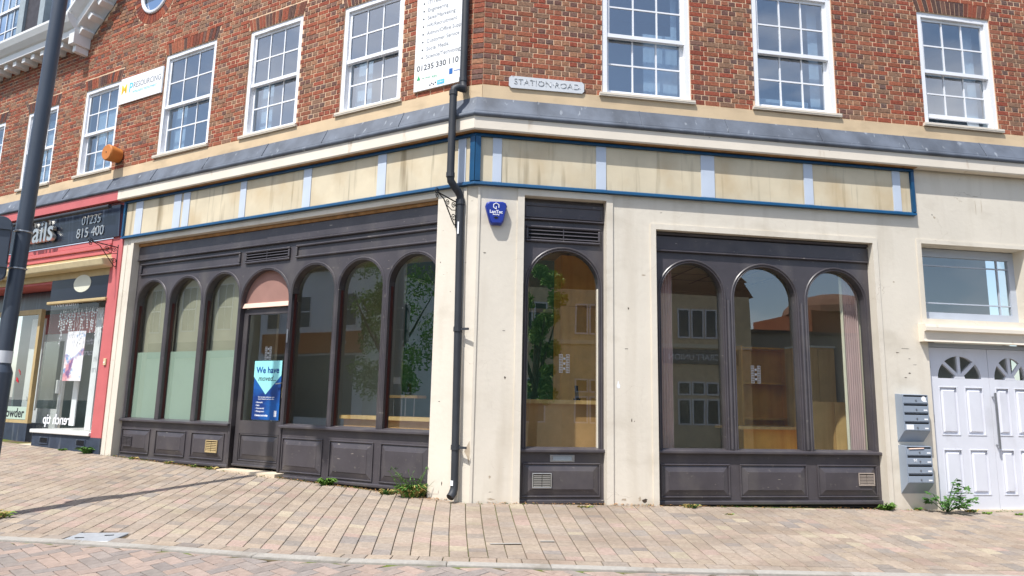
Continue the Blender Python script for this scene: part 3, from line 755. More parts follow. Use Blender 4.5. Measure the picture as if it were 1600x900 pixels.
for (u_, z_, w_, h_) in ((.36, .5, .02, .06), (.44, 1.5, .03, .012), (.33, 2.9, .02, .015), (.50, 3.3, .02, .02), (7.31, 1.2, .014, .02), (7.42, 2.1, .02, .014)):
    mb = MB(FL); n = 7
    mb.prism([(u_+w_*.5*math.cos(2*math.pi*k/n)*R.uniform(.4, 1.1), z_+h_*.5*math.sin(2*math.pi*k/n)*R.uniform(.4, 1.1)) for k in range(n)], -.0012, -.0004); mb.build('flaked_patch', M_flaked, bld)

# ---------------------------------------------------------------- arched shopfronts
def arc(uc, R_, zs, n=20): return [(uc+R_*math.cos(math.pi*k/n), zs+R_*math.sin(math.pi*k/n)) for k in range(n+1)]
def head_board(mb, arches, ua, ub, ztop, r0, r1):
    # arches: (a, b, zs, ztop_arch) ; elliptical heads
    prev = ua
    for (a, b, zs, za) in sorted(arches):
        if a > prev+.001: mb.box(prev, a, r0, r1, zs, ztop)
        uc = (a+b)/2; n = 22
        pts = [(uc-(b-a)/2*math.cos(math.pi*k/n), zs+(za-zs)*math.sin(math.pi*k/n)) for k in range(n+1)]
        for p, q in zip(pts, pts[1:]):
            mb.quad((p[0], r0, p[1]), (q[0], r0, q[1]), (q[0], r0, ztop), (p[0], r0, ztop))
            mb.quad((p[0], r0, p[1]), (q[0], r0, q[1]), (q[0], r1, q[1]), (p[0], r1, p[1]))
        prev = b
    zs = sorted(arches)[-1][2]
    if ub > prev+.001: mb.box(prev, ub, r0, r1, zs, ztop)
def arch_mould(fr, a, b, zs, za, zbot, r, parent, off=.034, rad=.017):
    uc = (a+b)/2; n = 20
    for rr, dd in ((rad, off), (rad*.55, .006)):
        pts = [(a-dd, r, zbot), (a-dd, r, zs)] + [(uc-((b-a)/2+dd)*math.cos(math.pi*k/n), r, zs+(za-zs+dd)*math.sin(math.pi*k/n)) for k in range(1, n)] + [(b+dd, r, zs), (b+dd, r, zbot)]
        mb = MB(fr); mb.tube(pts, rr, 7); mb.build('arch_moulding', M_dark, parent, smooth=True)
def raised_panel(fr, u0, u1, z0, z1, r, parent, mat=M_dark, inset=.095, frame=True):
    a0, a1 = min(u0, u1), max(u0, u1)
    mb = MB(fr); i1 = .022
    A = [(a0+i1, r-.001, z0+i1), (a1-i1, r-.001, z0+i1), (a1-i1, r-.001, z1-i1), (a0+i1, r-.001, z1-i1)]
    iu = min(inset, (a1-a0)*.24); iz = min(inset, (z1-z0)*.26)
    B = [(a0+iu, r-.022, z0+iz), (a1-iu, r-.022, z0+iz), (a1-iu, r-.022, z1-iz), (a0+iu, r-.022, z1-iz)]
    C = [(a0+iu+.004, r-.027, z0+iz+.004), (a1-iu-.004, r-.027, z0+iz+.004), (a1-iu-.004, r-.027, z1-iz-.004), (a0+iu+.004, r-.027, z1-iz-.004)]
    VA, VB, VC = [[mb.v(p) for p in X] for X in (A, B, C)]
    for X, Y in ((VA, VB), (VB, VC)):
        for i in range(4): mb.face([X[i], X[(i+1) % 4], Y[(i+1) % 4], Y[i]])
    mb.face(VC); mb.build('panel', mat, parent)
    if frame:
        mb = MB(fr); w = .02; pr = .019
        prof = [(0, 0), (pr*.6, -pr*.3), (pr, -pr), (w, -.002)]
        mb.box(a0, a1, r-pr, r+.002, z1-w, z1); mb.box(a0, a1, r-pr, r+.002, z0, z0+w); mb.box(a0, a0+w, r-pr, r+.002, z0+w, z1-w); mb.box(a1-w, a1, r-pr, r+.002, z0+w, z1-w)
        o = mb.build('panel_moulding', mat, parent); bev(o, .007)
def bev(o, wd, seg=2):
    md = o.modifiers.new('bevel', 'BEVEL'); md.width = wd; md.segments = seg; md.limit_method = 'ANGLE'
def bar_frame(fr, u0, u1, z0, z1, r, w, d, name, parent, mat=M_dark):
    a0, a1 = min(u0, u1), max(u0, u1)
    mb = MB(fr); mb.box(a0, a1, r-d, r-.0006, z1-w, z1); mb.box(a0, a1, r-d, r-.0006, z0, z0+w); mb.box(a0, a0+w, r-d, r-.0006, z0+w, z1-w); mb.box(a1-w, a1, r-d, r-.0006, z0+w, z1-w)
    o = mb.build(name, mat, parent); bev(o, min(w, d)*.42); return o
def louver(fr, u0, u1, z0, z1, r, parent, n=3):
    o = bar_frame(fr, u0, u1, z0, z1, r, .036, .035, 'vent_frame', parent)
    mb = MB(fr); mb.box(u0+.037, u1-.037, r-.002, r-.0008, z0+.037, z1-.037); mb.build('vent_back', M_black, parent)
    for k in range(n):
        z = z0+.037+(z1-z0-.074)*(k+.55)/n
        for a, b in ((u0+.037, (u0+u1)/2-.005), ((u0+u1)/2+.005, u1-.037)):
            mb = MB(fr); mb.hexa([(a, r-.03, z-.014), (b, r-.03, z-.014), (b, r-.026, z-.004), (a, r-.026, z-.004), (a, r-.006, z+.002), (b, r-.006, z+.002), (b, r-.003, z+.01), (a, r-.003, z+.01)]); mb.build('vent_slat', M_dark, parent)
    mb = MB(fr); mb.box((u0+u1)/2-.0049, (u0+u1)/2+.0049, r-.028, r-.002, z0+.037, z1-.037); mb.build('vent_slat', M_dark, parent)
def air_grille(fr, u0, u1, z0, z1, r, mat, parent, n=7, halves=2):
    o = bar_frame(fr, u0, u1, z0, z1, r, .014, .016, 'air_grille', parent, mat)
    for h in range(halves):
        a = u0+.015+(u1-u0-.03)*h/halves+.004; b = u0+.015+(u1-u0-.03)*(h+1)/halves-.004
        mb = MB(fr)
        for k in range(n):
            z = z0+.018+(z1-z0-.036)*k/n; mb.box(a, b, r-.012, r-.004, z, z+(z1-z0-.036)/n*.6)
        mb.build('grille_slats', mat, parent)
    mb = MB(fr); mb.box(u0+.0145, u1-.0145, r-.003, r-.001, z0+.0145, z1-.0145); mb.build('grille_back', M_black, parent)
def pane_arch(fr, a, b, z0, zs, za, r, parent, mat=None, name='pane', ov=.012):
    uc = (a+b)/2; n = 20
    poly = [(a-ov, z0), (b+ov, z0), (b+ov, zs)] + [(uc+((b-a)/2+ov)*math.cos(math.pi*k/n), zs+(za-zs+ov)*math.sin(math.pi*k/n)) for k in range(1, n)] + [(a-ov, zs)]
    mb = MB(fr); mb.prism(poly, r, r+.005); return mb.build(name, mat or G_shop, parent)

def shopfront(side, ua, ub, ztop, arches, zsill, zbot, rf, gd=.085):
    """face at recess rf, glass at rf+gd"""
    fr = FRAMES[side][0]
    zs = arches[0][2]
    mb = MB(fr); head_board(mb, arches, ua, ub, ztop, rf, rf+gd+.04)
    sf = mb.build('shopfront', M_dark, bld)
    # mullions
    edges = [ua]+[e for a in sorted(arches) for e in a[:2]]+[ub]
    return sf, fr
# --- narrow window on the right wall
RF = .12
A1 = (.745, 1.705, 3.02, 3.505)
sf, fr = shopfront('R', .655, 1.768, 4.19, [A1], .94, .26, RF)
for a, b in ((.655, .745), (1.705, 1.768)):
    mb = MB(fr); mb.box(a, b, RF, RF+.12, .94, 3.02); mb.build('stile', M_dark, sf)
arch_mould(fr, *A1[:2], A1[2], A1[3], .94, RF, sf)
pane_arch(fr, A1[0], A1[1], .94, A1[2], A1[3], RF+.085, sf)
mb = MB(fr); mb.box(A1[0], A1[0]+.012, RF+.045, RF+.08, .94, 3.02); mb.build('glazing_bead', M_blindw, sf)
mb = MB(fr); mb.box(A1[1]-.012, A1[1], RF+.045, RF+.08, .94, 3.02); mb.build('glazing_bead', M_blindw, sf)
mb = MB(fr); mb.box(.657, 1.766, RF-.03, RF-.0006, 3.925, 4.13); mb.build('frieze_board', M_dark, sf)
mb = MB(fr); mb.box(.657, 1.766, RF-.045, RF-.0006, 3.895, 3.92); o = mb.build('ledge_moulding', M_dark, sf); bev(o, .01)
bar_frame(fr, .69, 1.74, 3.93, 4.10, RF-.03, .018, .012, 'frieze_moulding', sf)
louver(fr, .70, 1.72, 3.60, 3.825, RF, sf)
def sill(fr, u0, u1, z, rf, parent):
    mb = MB(fr); r0 = rf-.06
    mb.prism([(0, 0)], 0, 0) if False else None
    P = [(u0, r0, z-.045), (u1, r0, z-.045), (u1, r0, z-.008), (u0, r0, z-.008)]
    V0 = [mb.v(p) for p in P]; V1 = [mb.v((u0, rf+.1, z-.045)), mb.v((u1, rf+.1, z-.045)), mb.v((u1, rf+.1, z+.018)), mb.v((u0, rf+.1, z+.018))]
    mb.face(V0); mb.face(V1[::-1])
    for i in range(4): mb.face([V0[i], V1[i], V1[(i+1) % 4], V0[(i+1) % 4]])
    o = mb.build('sill', M_dark, parent); bev(o, .008)
sill(fr, .645, 1.778, .94, RF, sf)
mb = MB(fr); mb.box(.655, 1.768, RF, RF+.1, .25, .894); mb.build('stall_riser', M_dark, sf)
raised_panel(fr, .71, 1.72, .345, .765, RF, sf)
mb = MB(fr); mb.box(.655, 1.768, RF-.03, RF-.0006, .262, .318); o = mb.build('plinth', M_dark, sf); bev(o, .012)
air_grille(fr, .832, 1.082, .456, .642, RF-.028, M_silver, sf)
mb = MB(fr); mb.box(1.063, 1.381, RF-.012, RF-.0006, .776, .866); o = mb.build('letter_plate', M_metal, sf); bev(o, .004)
mb = MB(fr); mb.box(1.10, 1.345, RF-.018, RF-.0125, .793, .849); o = mb.build('letter_flap', M_leadgrey, sf); bev(o, .004)
# --- triple window on the right wall
TA = [(2.565, 3.455, 2.985, 3.437), (3.622, 4.542, 2.985, 3.437), (4.72, 5.608, 2.985, 3.437)]
sf, fr = shopfront('R', 2.457, 5.69, 3.845, TA, .94, .26, RF)
for a, b in ((2.457, 2.565), (3.455, 3.622), (4.542, 4.72), (5.608, 5.69)):
    mb = MB(fr); mb.box(a, b, RF, RF+.12, .94, 2.985); mb.build('mullion', M_dark, sf)
    if b-a > .15:
        mb = MB(fr); mb.tube([((a+b)/2, RF, .95), ((a+b)/2, RF, 2.95)], .022, 7); mb.build('mullion_bead', M_dark, sf, smooth=True)
for A in TA:
    arch_mould(fr, A[0], A[1], A[2], A[3], .94, RF, sf)
    pane_arch(fr, A[0], A[1], .94, A[2], A[3], RF+.085, sf)
mb = MB(fr); mb.box(2.459, 5.688, RF-.03, RF-.0006, 3.60, 3.78); mb.build('frieze_board', M_dark, sf)
mb = MB(fr); mb.box(2.459, 5.688, RF-.042, RF-.0006, 3.57, 3.596); o = mb.build('ledge_moulding', M_dark, sf); bev(o, .01)
mb = MB(fr); mb.box(2.459, 5.688, RF-.05, RF-.0006, 3.80, 3.84); o = mb.build('top_moulding', M_dark, sf); bev(o, .015)
sill(fr, 2.445, 5.70, .94, RF, sf)
mb = MB(fr); mb.box(2.457, 5.69, RF, RF+.1, .30, .894); mb.build('stall_riser', M_dark, sf)
for u0, u1 in ((2.53, 3.485), (3.625, 4.59), (4.742, 5.63)): raised_panel(fr, u0, u1, .335, .762, RF, sf)
mb = MB(fr); mb.box(2.457, 5.69, RF-.03, RF-.0006, .245, .30); o = mb.build('plinth', M_dark, sf); bev(o, .012)
mb = MB(fr); mb.box(2.457, 5.69, RF+.03, RF+.1, .0, .29); mb.build('plinth_gap_shade', M_black, sf)  # black block, paints the shade of the gap below the plinth
air_grille(fr, 5.33, 5.57, .49, .66, RF-.028, pm('dusty_grille', lin(158, 146, 136), .6, .1, 9, .1, 30), sf)
# --- long shopfront on the left wall
RL = .13
LA = [(.60, 1.445, 3.07, 3.487), (1.552, 2.366, 3.07, 3.482), (2.447, 3.295, 3.07, 3.482), (3.36, 4.41, 2.96, 3.478), (4.468, 5.282, 3.07, 3.488), (5.386, 6.20, 3.07, 3.485), (6.302, 7.11, 3.07, 3.482)]
fr = FL
mb = MB(fr)
for k, A in enumerate(LA):
    a = .575 if k == 0 else (LA[k-1][1]+A[0])/2; b = 7.175 if k == 6 else (A[1]+LA[k+1][0])/2
    head_board(mb, [A], a, b, 4.185, RL, RL+.13)
sf = mb.build('shopfront', M_dark, bld)
ed = [.575]+[e for A in LA for e in A[:2]]+[7.175]
for i in range(0, len(ed), 2):
    a, b = ed[i], ed[i+1]; isdoor = i in (6, 8)
    z0 = .42 if isdoor else 1.1
    zt = 2.96 if isdoor else 3.07
    mb = MB(fr); mb.box(a, b, RL, RL+.13, z0, zt); mb.build('mullion', M_dark, sf)
    if b-a > .06:
        mb = MB(fr); mb.tube([((a+b)/2, RL, z0+.02), ((a+b)/2, RL, 3.0)], .017, 7); mb.build('mullion_bead', M_dark, sf, smooth=True)
for k, A in enumerate(LA):
    arch_mould(fr, A[0], A[1], A[2], A[3], .45 if k == 3 else 1.11, RL, sf, off=.028, rad=.015)
    if k == 3: continue
    pane_arch(fr, A[0], A[1], 1.11, A[2], A[3], RL+.095, sf)
    # maroon inner edge
    mb = MB(fr); mb.box(A[0]+.0, A[0]+.008, RL+.06, RL+.094, 1.11, 3.07); mb.build('glazing_bead', M_dark, sf)
    mb = MB(fr); mb.box(A[1]-.006, A[1]-.0005, RL+.05, RL+.094, 1.11, 3.07); mb.build('glazing_bead', M_red, sf)
    if k > 3:
        mb = MB(fr); mb.box(A[0]-.03, A[1]+.03, RL+.20, RL+.205, 2.05, 3.6); mb.build('cream_blind', M_blindc, sf)
        mb = MB(fr); mb.box(A[0]-.01, A[1]+.01, RL+.106, RL+.11, 1.11, 2.243); mb.build('frosted_film', M_frost, sf)
mb = MB(fr); mb.box(.577, 3.895, RL-.03, RL-.0006, 3.905, 4.12); mb.build('frieze_board', M_dark, sf)
mb = MB(fr); mb.box(3.905, 7.173, RL-.022, RL-.0006, 3.905, 4.12); mb.build('frieze_board', M_dark, sf)
mb = MB(fr); mb.box(.577, 7.173, RL-.045, RL-.0006, 3.868, 3.90); o = mb.build('ledge_moulding', M_dark, sf); bev(o, .012)
mb = MB(fr); mb.box(.577, 7.173, RL-.05, RL-.0006, 4.13, 4.183); o = mb.build('top_moulding', M_tanunder, sf); bev(o, .015)
bar_frame(fr, 4.495, 7.085, 3.595, 3.812, RL, .034, .034, 'long_moulding', sf)
bar_frame(fr, .60, 3.265, 3.605, 3.812, RL, .034, .034, 'long_moulding', sf)
louver(fr, 3.39, 4.375, 3.597, 3.803, RL, sf)
sill(fr, .577, 3.33, 1.115, RL, sf); sill(fr, 4.42, 7.18, 1.105, RL, sf)
mb = MB(fr); mb.box(.577, 3.36, RL, RL+.1, .38, 1.069); mb.build('stall_riser', M_dark, sf)
mb = MB(fr); mb.box(4.41, 7.173, RL, RL+.1, .44, 1.059); mb.build('stall_riser', M_dark, sf)
for u0, u1, z0 in ((6.362, 7.14, .527), (5.447, 6.215, .533), (4.53, 5.31, .53)): raised_panel(fr, u0, u1, z0, .94, RL, sf)
for u0, u1, z0 in ((2.485, 3.28, .445), (1.566, 2.36, .42), (.64, 1.45, .42)): raised_panel(fr, u0, u1, z0, .938, RL, sf)
mb = MB(fr); mb.box(4.39, 7.20, RL-.04, RL-.0006, .43, .482); o = mb.build('plinth', M_dark, sf); bev(o, .014)
mb = MB(fr); mb.box(.578, 3.36, RL-.04, RL-.0006, .352, .402); o = mb.build('plinth', M_dark, sf); bev(o, .014)
mb = MB(fr); mb.box(.577, 3.355, RL+.02, RL+.1, 0, .37); mb.box(4.415, 7.173, RL+.02, RL+.1, .1, .435); mb.build('plinth_gap_shade', M_black, sf)  # shaded gap below both plinths, painted black
air_grille(fr, 4.638, 4.912, .64, .83, RL-.03, M_gold, sf, n=6)
air_grille(fr, 6.80, 7.05, .64, .81, RL-.028, M_dark, sf, n=6)
# arched panel above the door, and the door
A = LA[3]
pane_arch(fr, A[0], A[1], 2.90, A[2], A[3], RL+.085, sf, M_tym, 'tympanum_panel')
mb = MB(fr); mb.hexa([(3.365, RL+.03, 2.895), (4.405, RL+.03, 2.895), (4.405, RL+.055, 2.97), (3.365, RL+.055, 2.97), (3.365, RL+.084, 2.895), (4.405, RL+.084, 2.895), (4.405, RL+.084, 2.975), (3.365, RL+.084, 2.975)]); mb.build('transom', M_tymlight, sf)
mb = MB(fr); rd = RL+.075
du0, du1 = 3.37, 4.40
mb.box(du0, du0+.075, rd, rd+.05, .475, 2.88); mb.box(du1-.095, du1, rd, rd+.05, .475, 2.88); mb.box(du0+.075, du1-.095, rd, rd+.05, 2.79, 2.88)
mb.box(du0+.075, du1-.095, rd, rd+.05, .955, 1.15); mb.box(du0+.075, du1-.095, rd, rd+.05, .475, .54); mb.box(du0+.075, du1-.095, rd+.02, rd+.05, .54, .955)
door = mb.build('shop_door', M_dark2, bld)
mb = MB(fr); mb.box(du0+.07, du1-.09, rd+.022, rd+.027, 1.145, 2.795); mb.build('pane', G_shop, door)
raised_panel(fr, du0+.085, du1-.105, .545, .95, rd+.02, door, M_dark2)
mb = MB(fr); mb.box(du0, du1, rd-.025, rd-.001, .462, .50); o = mb.build('weather_bar', M_dark2, door); bev(o, .01)
mb = MB(fr); mb.box(3.385, 3.42, rd-.03, rd-.001, 1.50, 1.66); o = mb.build('lock_case', M_gold, door); bev(o, .006)
mb = MB(fr); mb.tube([(3.43, rd-.001, 1.72), (3.43, rd-.05, 1.72), (3.53, rd-.055, 1.71)], .009, 7); mb.build('handle', M_metal, door, smooth=True)
mb = MB(fr); mb.box(3.30, 3.33, RL-.032, RL-.0175, 2.32, 2.52); o = mb.build('door_bell', M_metal, sf); bev(o, .006)
mb = MB(fr); mb.box(3.20, 4.43, -.05, RL+.2, .1, .425); mb.build('doorstep', M_step, bld)

# ---------------------------------------------------------------- right-hand entrance: window, hood, double door
mb = MB(FR)
mb.box(6.475, 6.68, .16, .3, 2.8, 3.89); mb.build('window_reveal', M_cream, bld) if False else mb.bm.free()
mb = MB(FR); r = .22
mb.box(6.475, 6.56, r, r+.06, 2.82, 3.88); mb.box(8.12, 8.22, r, r+.06, 2.82, 3.88); mb.box(6.56, 8.12, r, r+.06, 3.76, 3.88); mb.box(6.56, 8.12, r, r+.06, 2.82, 2.93)
tw = mb.build('transom_window', M_doorframe, bld)
mb = MB(FR); r2 = r+.015
mb.box(6.575, 6.6, r2, r2+.03, 2.93, 3.76); mb.box(7.93, 7.95, r2, r2+.03, 2.93, 3.76); mb.box(6.56, 6.575, r2, r2+.03, 2.93, 3.76)
for a, b in ((6.6, 7.93), (7.95, 8.12)):
    mb.box(a, b, r2, r2+.03, 3.62, 3.637); mb.box(a, b, r2, r2+.03, 3.06, 3.077)
mb.build('glazing_bar', M_doorframe, tw)
mb = MB(FR); mb.box(6.56, 8.12, r2+.012, r2+.016, 2.93, 3.76); mb.build('pane', G_shop, tw)
mb = MB(FR); mb.box(6.4, 8.3, .8, .82, 2.6, 4.0); mb.build('room', M_inkgrey, tw)
mb = MB(FR)
prof = [(0.0, 2.72), (-.14, 2.70), (-.15, 2.665), (-.15, 2.615), (-.11, 2.60), (-.095, 2.50), (-.105, 2.465), (0.0, 2.465)]
mb.sweep(prof, 11, 6.335); hood = mb.build('door_hood', M_cream2, bld)
mb = MB(FR); mb.box(6.475, 6.53, .06, .2, 0, 2.46); mb.box(8.2, 8.22, .06, .2, 0, 2.46); mb.box(6.53, 8.2, .06, .2, 2.405, 2.46); mb.build('door_frame', M_doorframe, bld)
mb = MB(FR); mb.box(6.475, 8.22, .04, .25, .05, .172); mb.build('threshold', M_step, bld)
def leaf(a, b, hinge_left):
    r0 = .085
    L = b-a; pw = .285*L/.92; m = .115*L/.92; mid = (L-2*m-2*pw)
    zs_ = [(.37, .985), (1.18, 1.85)]
    mb = MB(FR)
    us = [a, a+m, a+m+pw, a+m+pw+mid, b-m, b]
    dl = None
    mb.box(us[0], us[1], r0, r0+.045, .175, 2.40); mb.box(us[4], us[5], r0, r0+.045, .175, 2.40)
    mb.box(us[2], us[3], r0, r0+.045, .175, 1.97)
    for (u0, u1) in ((us[1], us[2]), (us[3], us[4])):
        mb.box(u0, u1, r0, r0+.045, .175, .37); mb.box(u0, u1, r0, r0+.045, .985, 1.18); mb.box(u0, u1, r0, r0+.045, 1.85, 1.97)
    # fan light: head with a half-round opening
    uc = (a+b)/2; rad = (L-2*m)/2; z0 = 1.97; n = 18
    pts = [(uc-rad*math.cos(math.pi*k/n), z0+.315*math.sin(math.pi*k/n)) for k in range(n+1)]
    for p, q in zip(pts, pts[1:]):
        mb.quad((p[0], r0, p[1]), (q[0], r0, q[1]), (q[0], r0, 2.40), (p[0], r0, 2.40)); mb.quad((p[0], r0, p[1]), (q[0], r0, q[1]), (q[0], r0+.045, q[1]), (p[0], r0+.045, p[1]))
    dl = mb.build('entrance_door', M_door, bld)
    for (c0, c1) in zs_:
        for (u0, u1) in ((us[1], us[2]), (us[3], us[4])):
            mb = MB(FR); mb.box(u0, u1, r0+.02, r0+.04, c0, c1); mb.build('panel_back', M_door, dl)
            raised_panel(FR, u0+.012, u1-.012, c0+.012, c1-.012, r0+.02, dl, M_door, inset=.04, frame=False)
            bar_frame(FR, u0-.004, u1+.004, c0-.004, c1+.004, r0, .016, .007, 'panel_moulding', dl, M_door)
    # four wedge panes with bars
    mb = MB(FR)
    for ang in (45, 90, 135):
        t = math.radians(ang); dx, dz = math.cos(t), math.sin(t); ex = rad+.01; ez = .325
        nx, nz = -dz*.024, dx*.024
        p0 = (uc, z0+.012); p1 = (uc+dx*ex, z0+dz*ez)
        mb.prism([(p0[0]-nx, p0[1]-nz), (p1[0]-nx, p1[1]-nz), (p1[0]+nx, p1[1]+nz), (p0[0]+nx, p0[1]+nz)], r0+.0015*(1+(ang == 90)), r0+.03)
    mb.prism([(uc+.085*math.cos(math.pi*k/8), z0+.075*math.sin(math.pi*k/8)) for k in range(9)], r0-.0015, r0+.034)
    mb.build('fan_bar', M_door, dl)
    for k in range(4):
        t0, t1 = math.pi*k/4, math.pi*(k+1)/4
        mb = MB(FR); mb.prism([(uc, z0)]+[(uc+rad*math.cos(t0+(t1-t0)*j/5), z0+.318*math.sin(t0+(t1-t0)*j/5)) for j in range(6)], r0+.032, r0+.036); mb.build('pane', G_shop, dl)
    return dl
d1 = leaf(6.545, 7.483, True); d2 = leaf(7.491, 8.19, False)
mb = MB(FR); mb.tube([(7.515, .085, 1.72), (7.515, .04, 1.72)], .012, 7); mb.tube([(7.515, .085, 1.05), (7.515, .04, 1.05)], .012, 7); mb.tube([(7.515, .03, 1.0), (7.515, .03, 1.78)], .016, 8)
mb.build('handle', M_metal, d2, smooth=True)
for z in (.55, 1.35, 2.1):
    mb = MB(FR); mb.tube([(6.538, .078, z), (6.538, .078, z+.11)], .011, 6); mb.build('hinge', M_metal, d1, smooth=True)
mb = MB(FR); mb.box(6.4, 8.3, .5, .52, 0, 2.7); mb.build('hall_wall', M_inwall, bld)

# ---------------------------------------------------------------- eaves, gable cornice, dormer and roofs
mb = MB(FL)
prof = [(.05, 8.62), (-.32, 8.62), (-.33, 8.75), (-.37, 8.77), (-.45, 8.86), (-.50, 8.97), (-.50, 9.02), (.05, 9.04)]
mb.sweep(prof, 14.2, 9.42); ec = mb.build('eaves_cornice', M_white2, bld)
u = 9.55
while u < 13.9:
    mb = MB(FL); mb.box(u, u+.13, -.27, -.001, 8.50, 8.617); o = mb.build('modillion', M_white2, ec); bev(o, .01); u += .36
mb = MB(FL); mb.box(9.40, 9.58, -.34, -.001, 8.44, 8.76); mb.box(9.44, 9.54, -.26, -.001, 8.30, 8.44); o = mb.build('cornice_return', M_white2, ec); bev(o, .01)
rk = math.atan(.83); cu_, su_ = math.cos(rk), math.sin(rk)
def rake(p, s): return None
FRK = lambda a, r, h: FL(9.60-a*cu_+h*su_, r, 8.66+a*su_+h*cu_)
mb = MB(FRK); pr = [(.05, .0), (-.30, .0), (-.31, .11), (-.36, .14), (-.46, .24), (-.46, .30), (.05, .32)]
a0 = [mb.v((.0, r, h)) for r, h in pr]; b0 = [mb.v((1.6, r, h)) for r, h in pr]
for i in range(len(pr)): mb.face([a0[i], a0[(i+1) % len(pr)], b0[(i+1) % len(pr)], b0[i]])
mb.face(a0[::-1]); mb.face(b0); rkc = mb.build('raking_cornice', M_white2, bld)
for k in range(4):
    mb = MB(FRK); mb.box(.16+k*.37, .30+k*.37, -.25, -.001, -.13, -.003); o = mb.build('modillion', M_white2, rkc); bev(o, .01)
# roof behind the eaves, dormer
mb = MB(FL); mb.quad((9.4, -.45, 9.045), (14.5, -.45, 9.045), (14.5, 2, 11.0), (9.4, 2, 11.0)); mb.build('roof', M_slate, bld)
mb = MB(FL); mb.quad((-.2, 0.0, 10.0), (9.4, 0.0, 10.0), (9.4, 1.4, 11), (-.2, 1.4, 11)); mb.quad((0, 0, 8.3), (0, 0, 10), (9, 0, 10.0), (9, 0, 9.76)) if False else None; mb.build('roof', M_roof, bld)  # roof kept short on purpose, open sky behind brightens the shop
mb = MB(FR); mb.box(.0, 11, .05, .3, 8.31, 10); mb.build('parapet', M_pubb, bld)
mb = MB(FL); mb.box(.05, 8.2, .05, .3, 9.8, 10); mb.build('parapet', M_pubb, bld)
mb = MB(FL); rdm = -.02
mb.box(12.25, 12.50, rdm, rdm+1.5, 9.0, 11.3); mb.box(11.39, 11.60, rdm, rdm+1.5, 9.0, 11.3); mb.box(11.0, 14.0, rdm+.3, rdm+1.5, 11.3, 11.4); dm = mb.build('dormer_cheek', M_leadgrey, bld)
mb = MB(FL); mb.box(11.6, 12.25, rdm+.06, rdm+.16, 9.0, 11.3); mb.build('slate_face', M_slate, dm)
mb = MB(FL); mb.box(9.6, 11.39, .9, 1.0, 9.0, 11.3); mb.build('dormer_wall', M_leadgrey, dm)
def simple_win(a, b, z0, z1, r, nu, nz, parent, fr=FL, fm=M_white, gm=G_up, back=M_roomw):
    mb = MB(fr); f = .06
    mb.box(a, a+f, r, r+.06, z0, z1); mb.box(b-f, b, r, r+.06, z0, z1); mb.box(a+f, b-f, r, r+.06, z0, z0+f); mb.box(a+f, b-f, r, r+.06, z1-f, z1)
    for i in range(1, nu): mb.box(a+(b-a)*i/nu-.013, a+(b-a)*i/nu+.013, r+.012, r+.048, z0+f, z1-f)
    for j in range(1, nz):
        wd = .03 if (nz % 2 == 0 and j == nz//2) else .013
        mb.box(a+f, b-f, r+.013+(-.03 if wd > .02 else 0), r+.047, z0+(z1-z0)*j/nz-wd, z0+(z1-z0)*j/nz+wd)
    o = mb.build('window', fm, parent)
    for i in range(nu):
        for j in range(nz):
            mb = MB(fr); mb.box(a+(b-a)*i/nu, a+(b-a)*(i+1)/nu, r+.025, r+.029, z0+(z1-z0)*j/nz, z0+(z1-z0)*(j+1)/nz); mb.build('pane', gm, o)
    if back:
        mb = MB(fr); mb.box(a-.05, b+.05, r+.35, r+.36, z0-.2, z1+.2); mb.build('backing', back, o)
    return o
simple_win(12.50, 13.75, 9.3, 11.3, .02, 4, 4, bld)
simple_win(10.35, 11.12, 9.3, 11.0, .02, 2, 2, bld)

# ---------------------------------------------------------------- interior of the corner shop (parts of the building shell)
def poly_sheet(name, pts, z, mat, flip=False):
    mb = MB(); mb.face([mb.v((p.x, p.y, z)) for p in pts]); return mb.build(name, mat, bld, normals=False)
ri = .32
inner = [FR(6.2, ri, 0), FR(.12, ri, 0), FL(7.3, ri, 0), FL(7.3, 6, 0), FR(6.2, 7.5, 0)]
poly_sheet('floor', inner, .46, M_floor); 
mb = MB()
# ceiling as separate tiles in a grid is hidden mostly: one ceiling sheet with tile joints
mb.face([mb.v((p.x, p.y, 3.92)) for p in [FR(6.2, ri, 0), FR(.12, ri, 0), FL(7.3, ri, 0), FL(7.3, 2.4, 0), FL(.9, 2.4, 0), FR(1.2, 2.75, 0), FR(2.7, 2.75, 0), FR(2.7, 5.19, 0), FR(6.2, 5.19, 0)]]); ceil = mb.build('ceiling', M_ceil, bld, normals=False)  # stops short at the back: added opening that lets sky light in
mb = MB()
for k in range(2, 11):
    mb.box(k*.6-.01, k*.6+.01, .4, 2.7 if k < 5 else 4.25, 3.905, 3.917)
for k in range(1, 7):
    mb.box(2.75 if k > 4 else 1.3, 6.1, .2+k*.6-.01, .2+k*.6+.01, 3.9, 3.9045)
mb.build('ceiling_grid', M_inkgrey, ceil)
def wallseg(p, q, z0, z1, mat, name='inner_wall'):
    mb = MB(); d = (q-p).normalized(); n = Vector((-d.y, d.x, 0))*.05
    mb.hexa([tuple(p+Vector((0, 0, z0))), tuple(q+Vector((0, 0, z0))), tuple(q+Vector((0, 0, z1))), tuple(p+Vector((0, 0, z1)))]+[tuple(p+n+Vector((0, 0, z0))), tuple(q+n+Vector((0, 0, z0))), tuple(q+n+Vector((0, 0, z1))), tuple(p+n+Vector((0, 0, z1)))])
    return mb.build(name, mat, bld)
wallseg(FR(6.22, ri, 0), FR(6.22, 7.5, 0), .4, 5.2, M_inwall)
wallseg(FR(6.25, 5.2, 0), FR(2.6, 5.2, 0), .4, 5.2, M_inwall)
wallseg(FL(7.34, 6, 0), FL(7.34, ri, 0), .4, 5.2, M_inwall)
wallseg(FR(2.6, 3.6, 0), FL(3.6, 3.3, 0), .4, 5.2, M_teal)
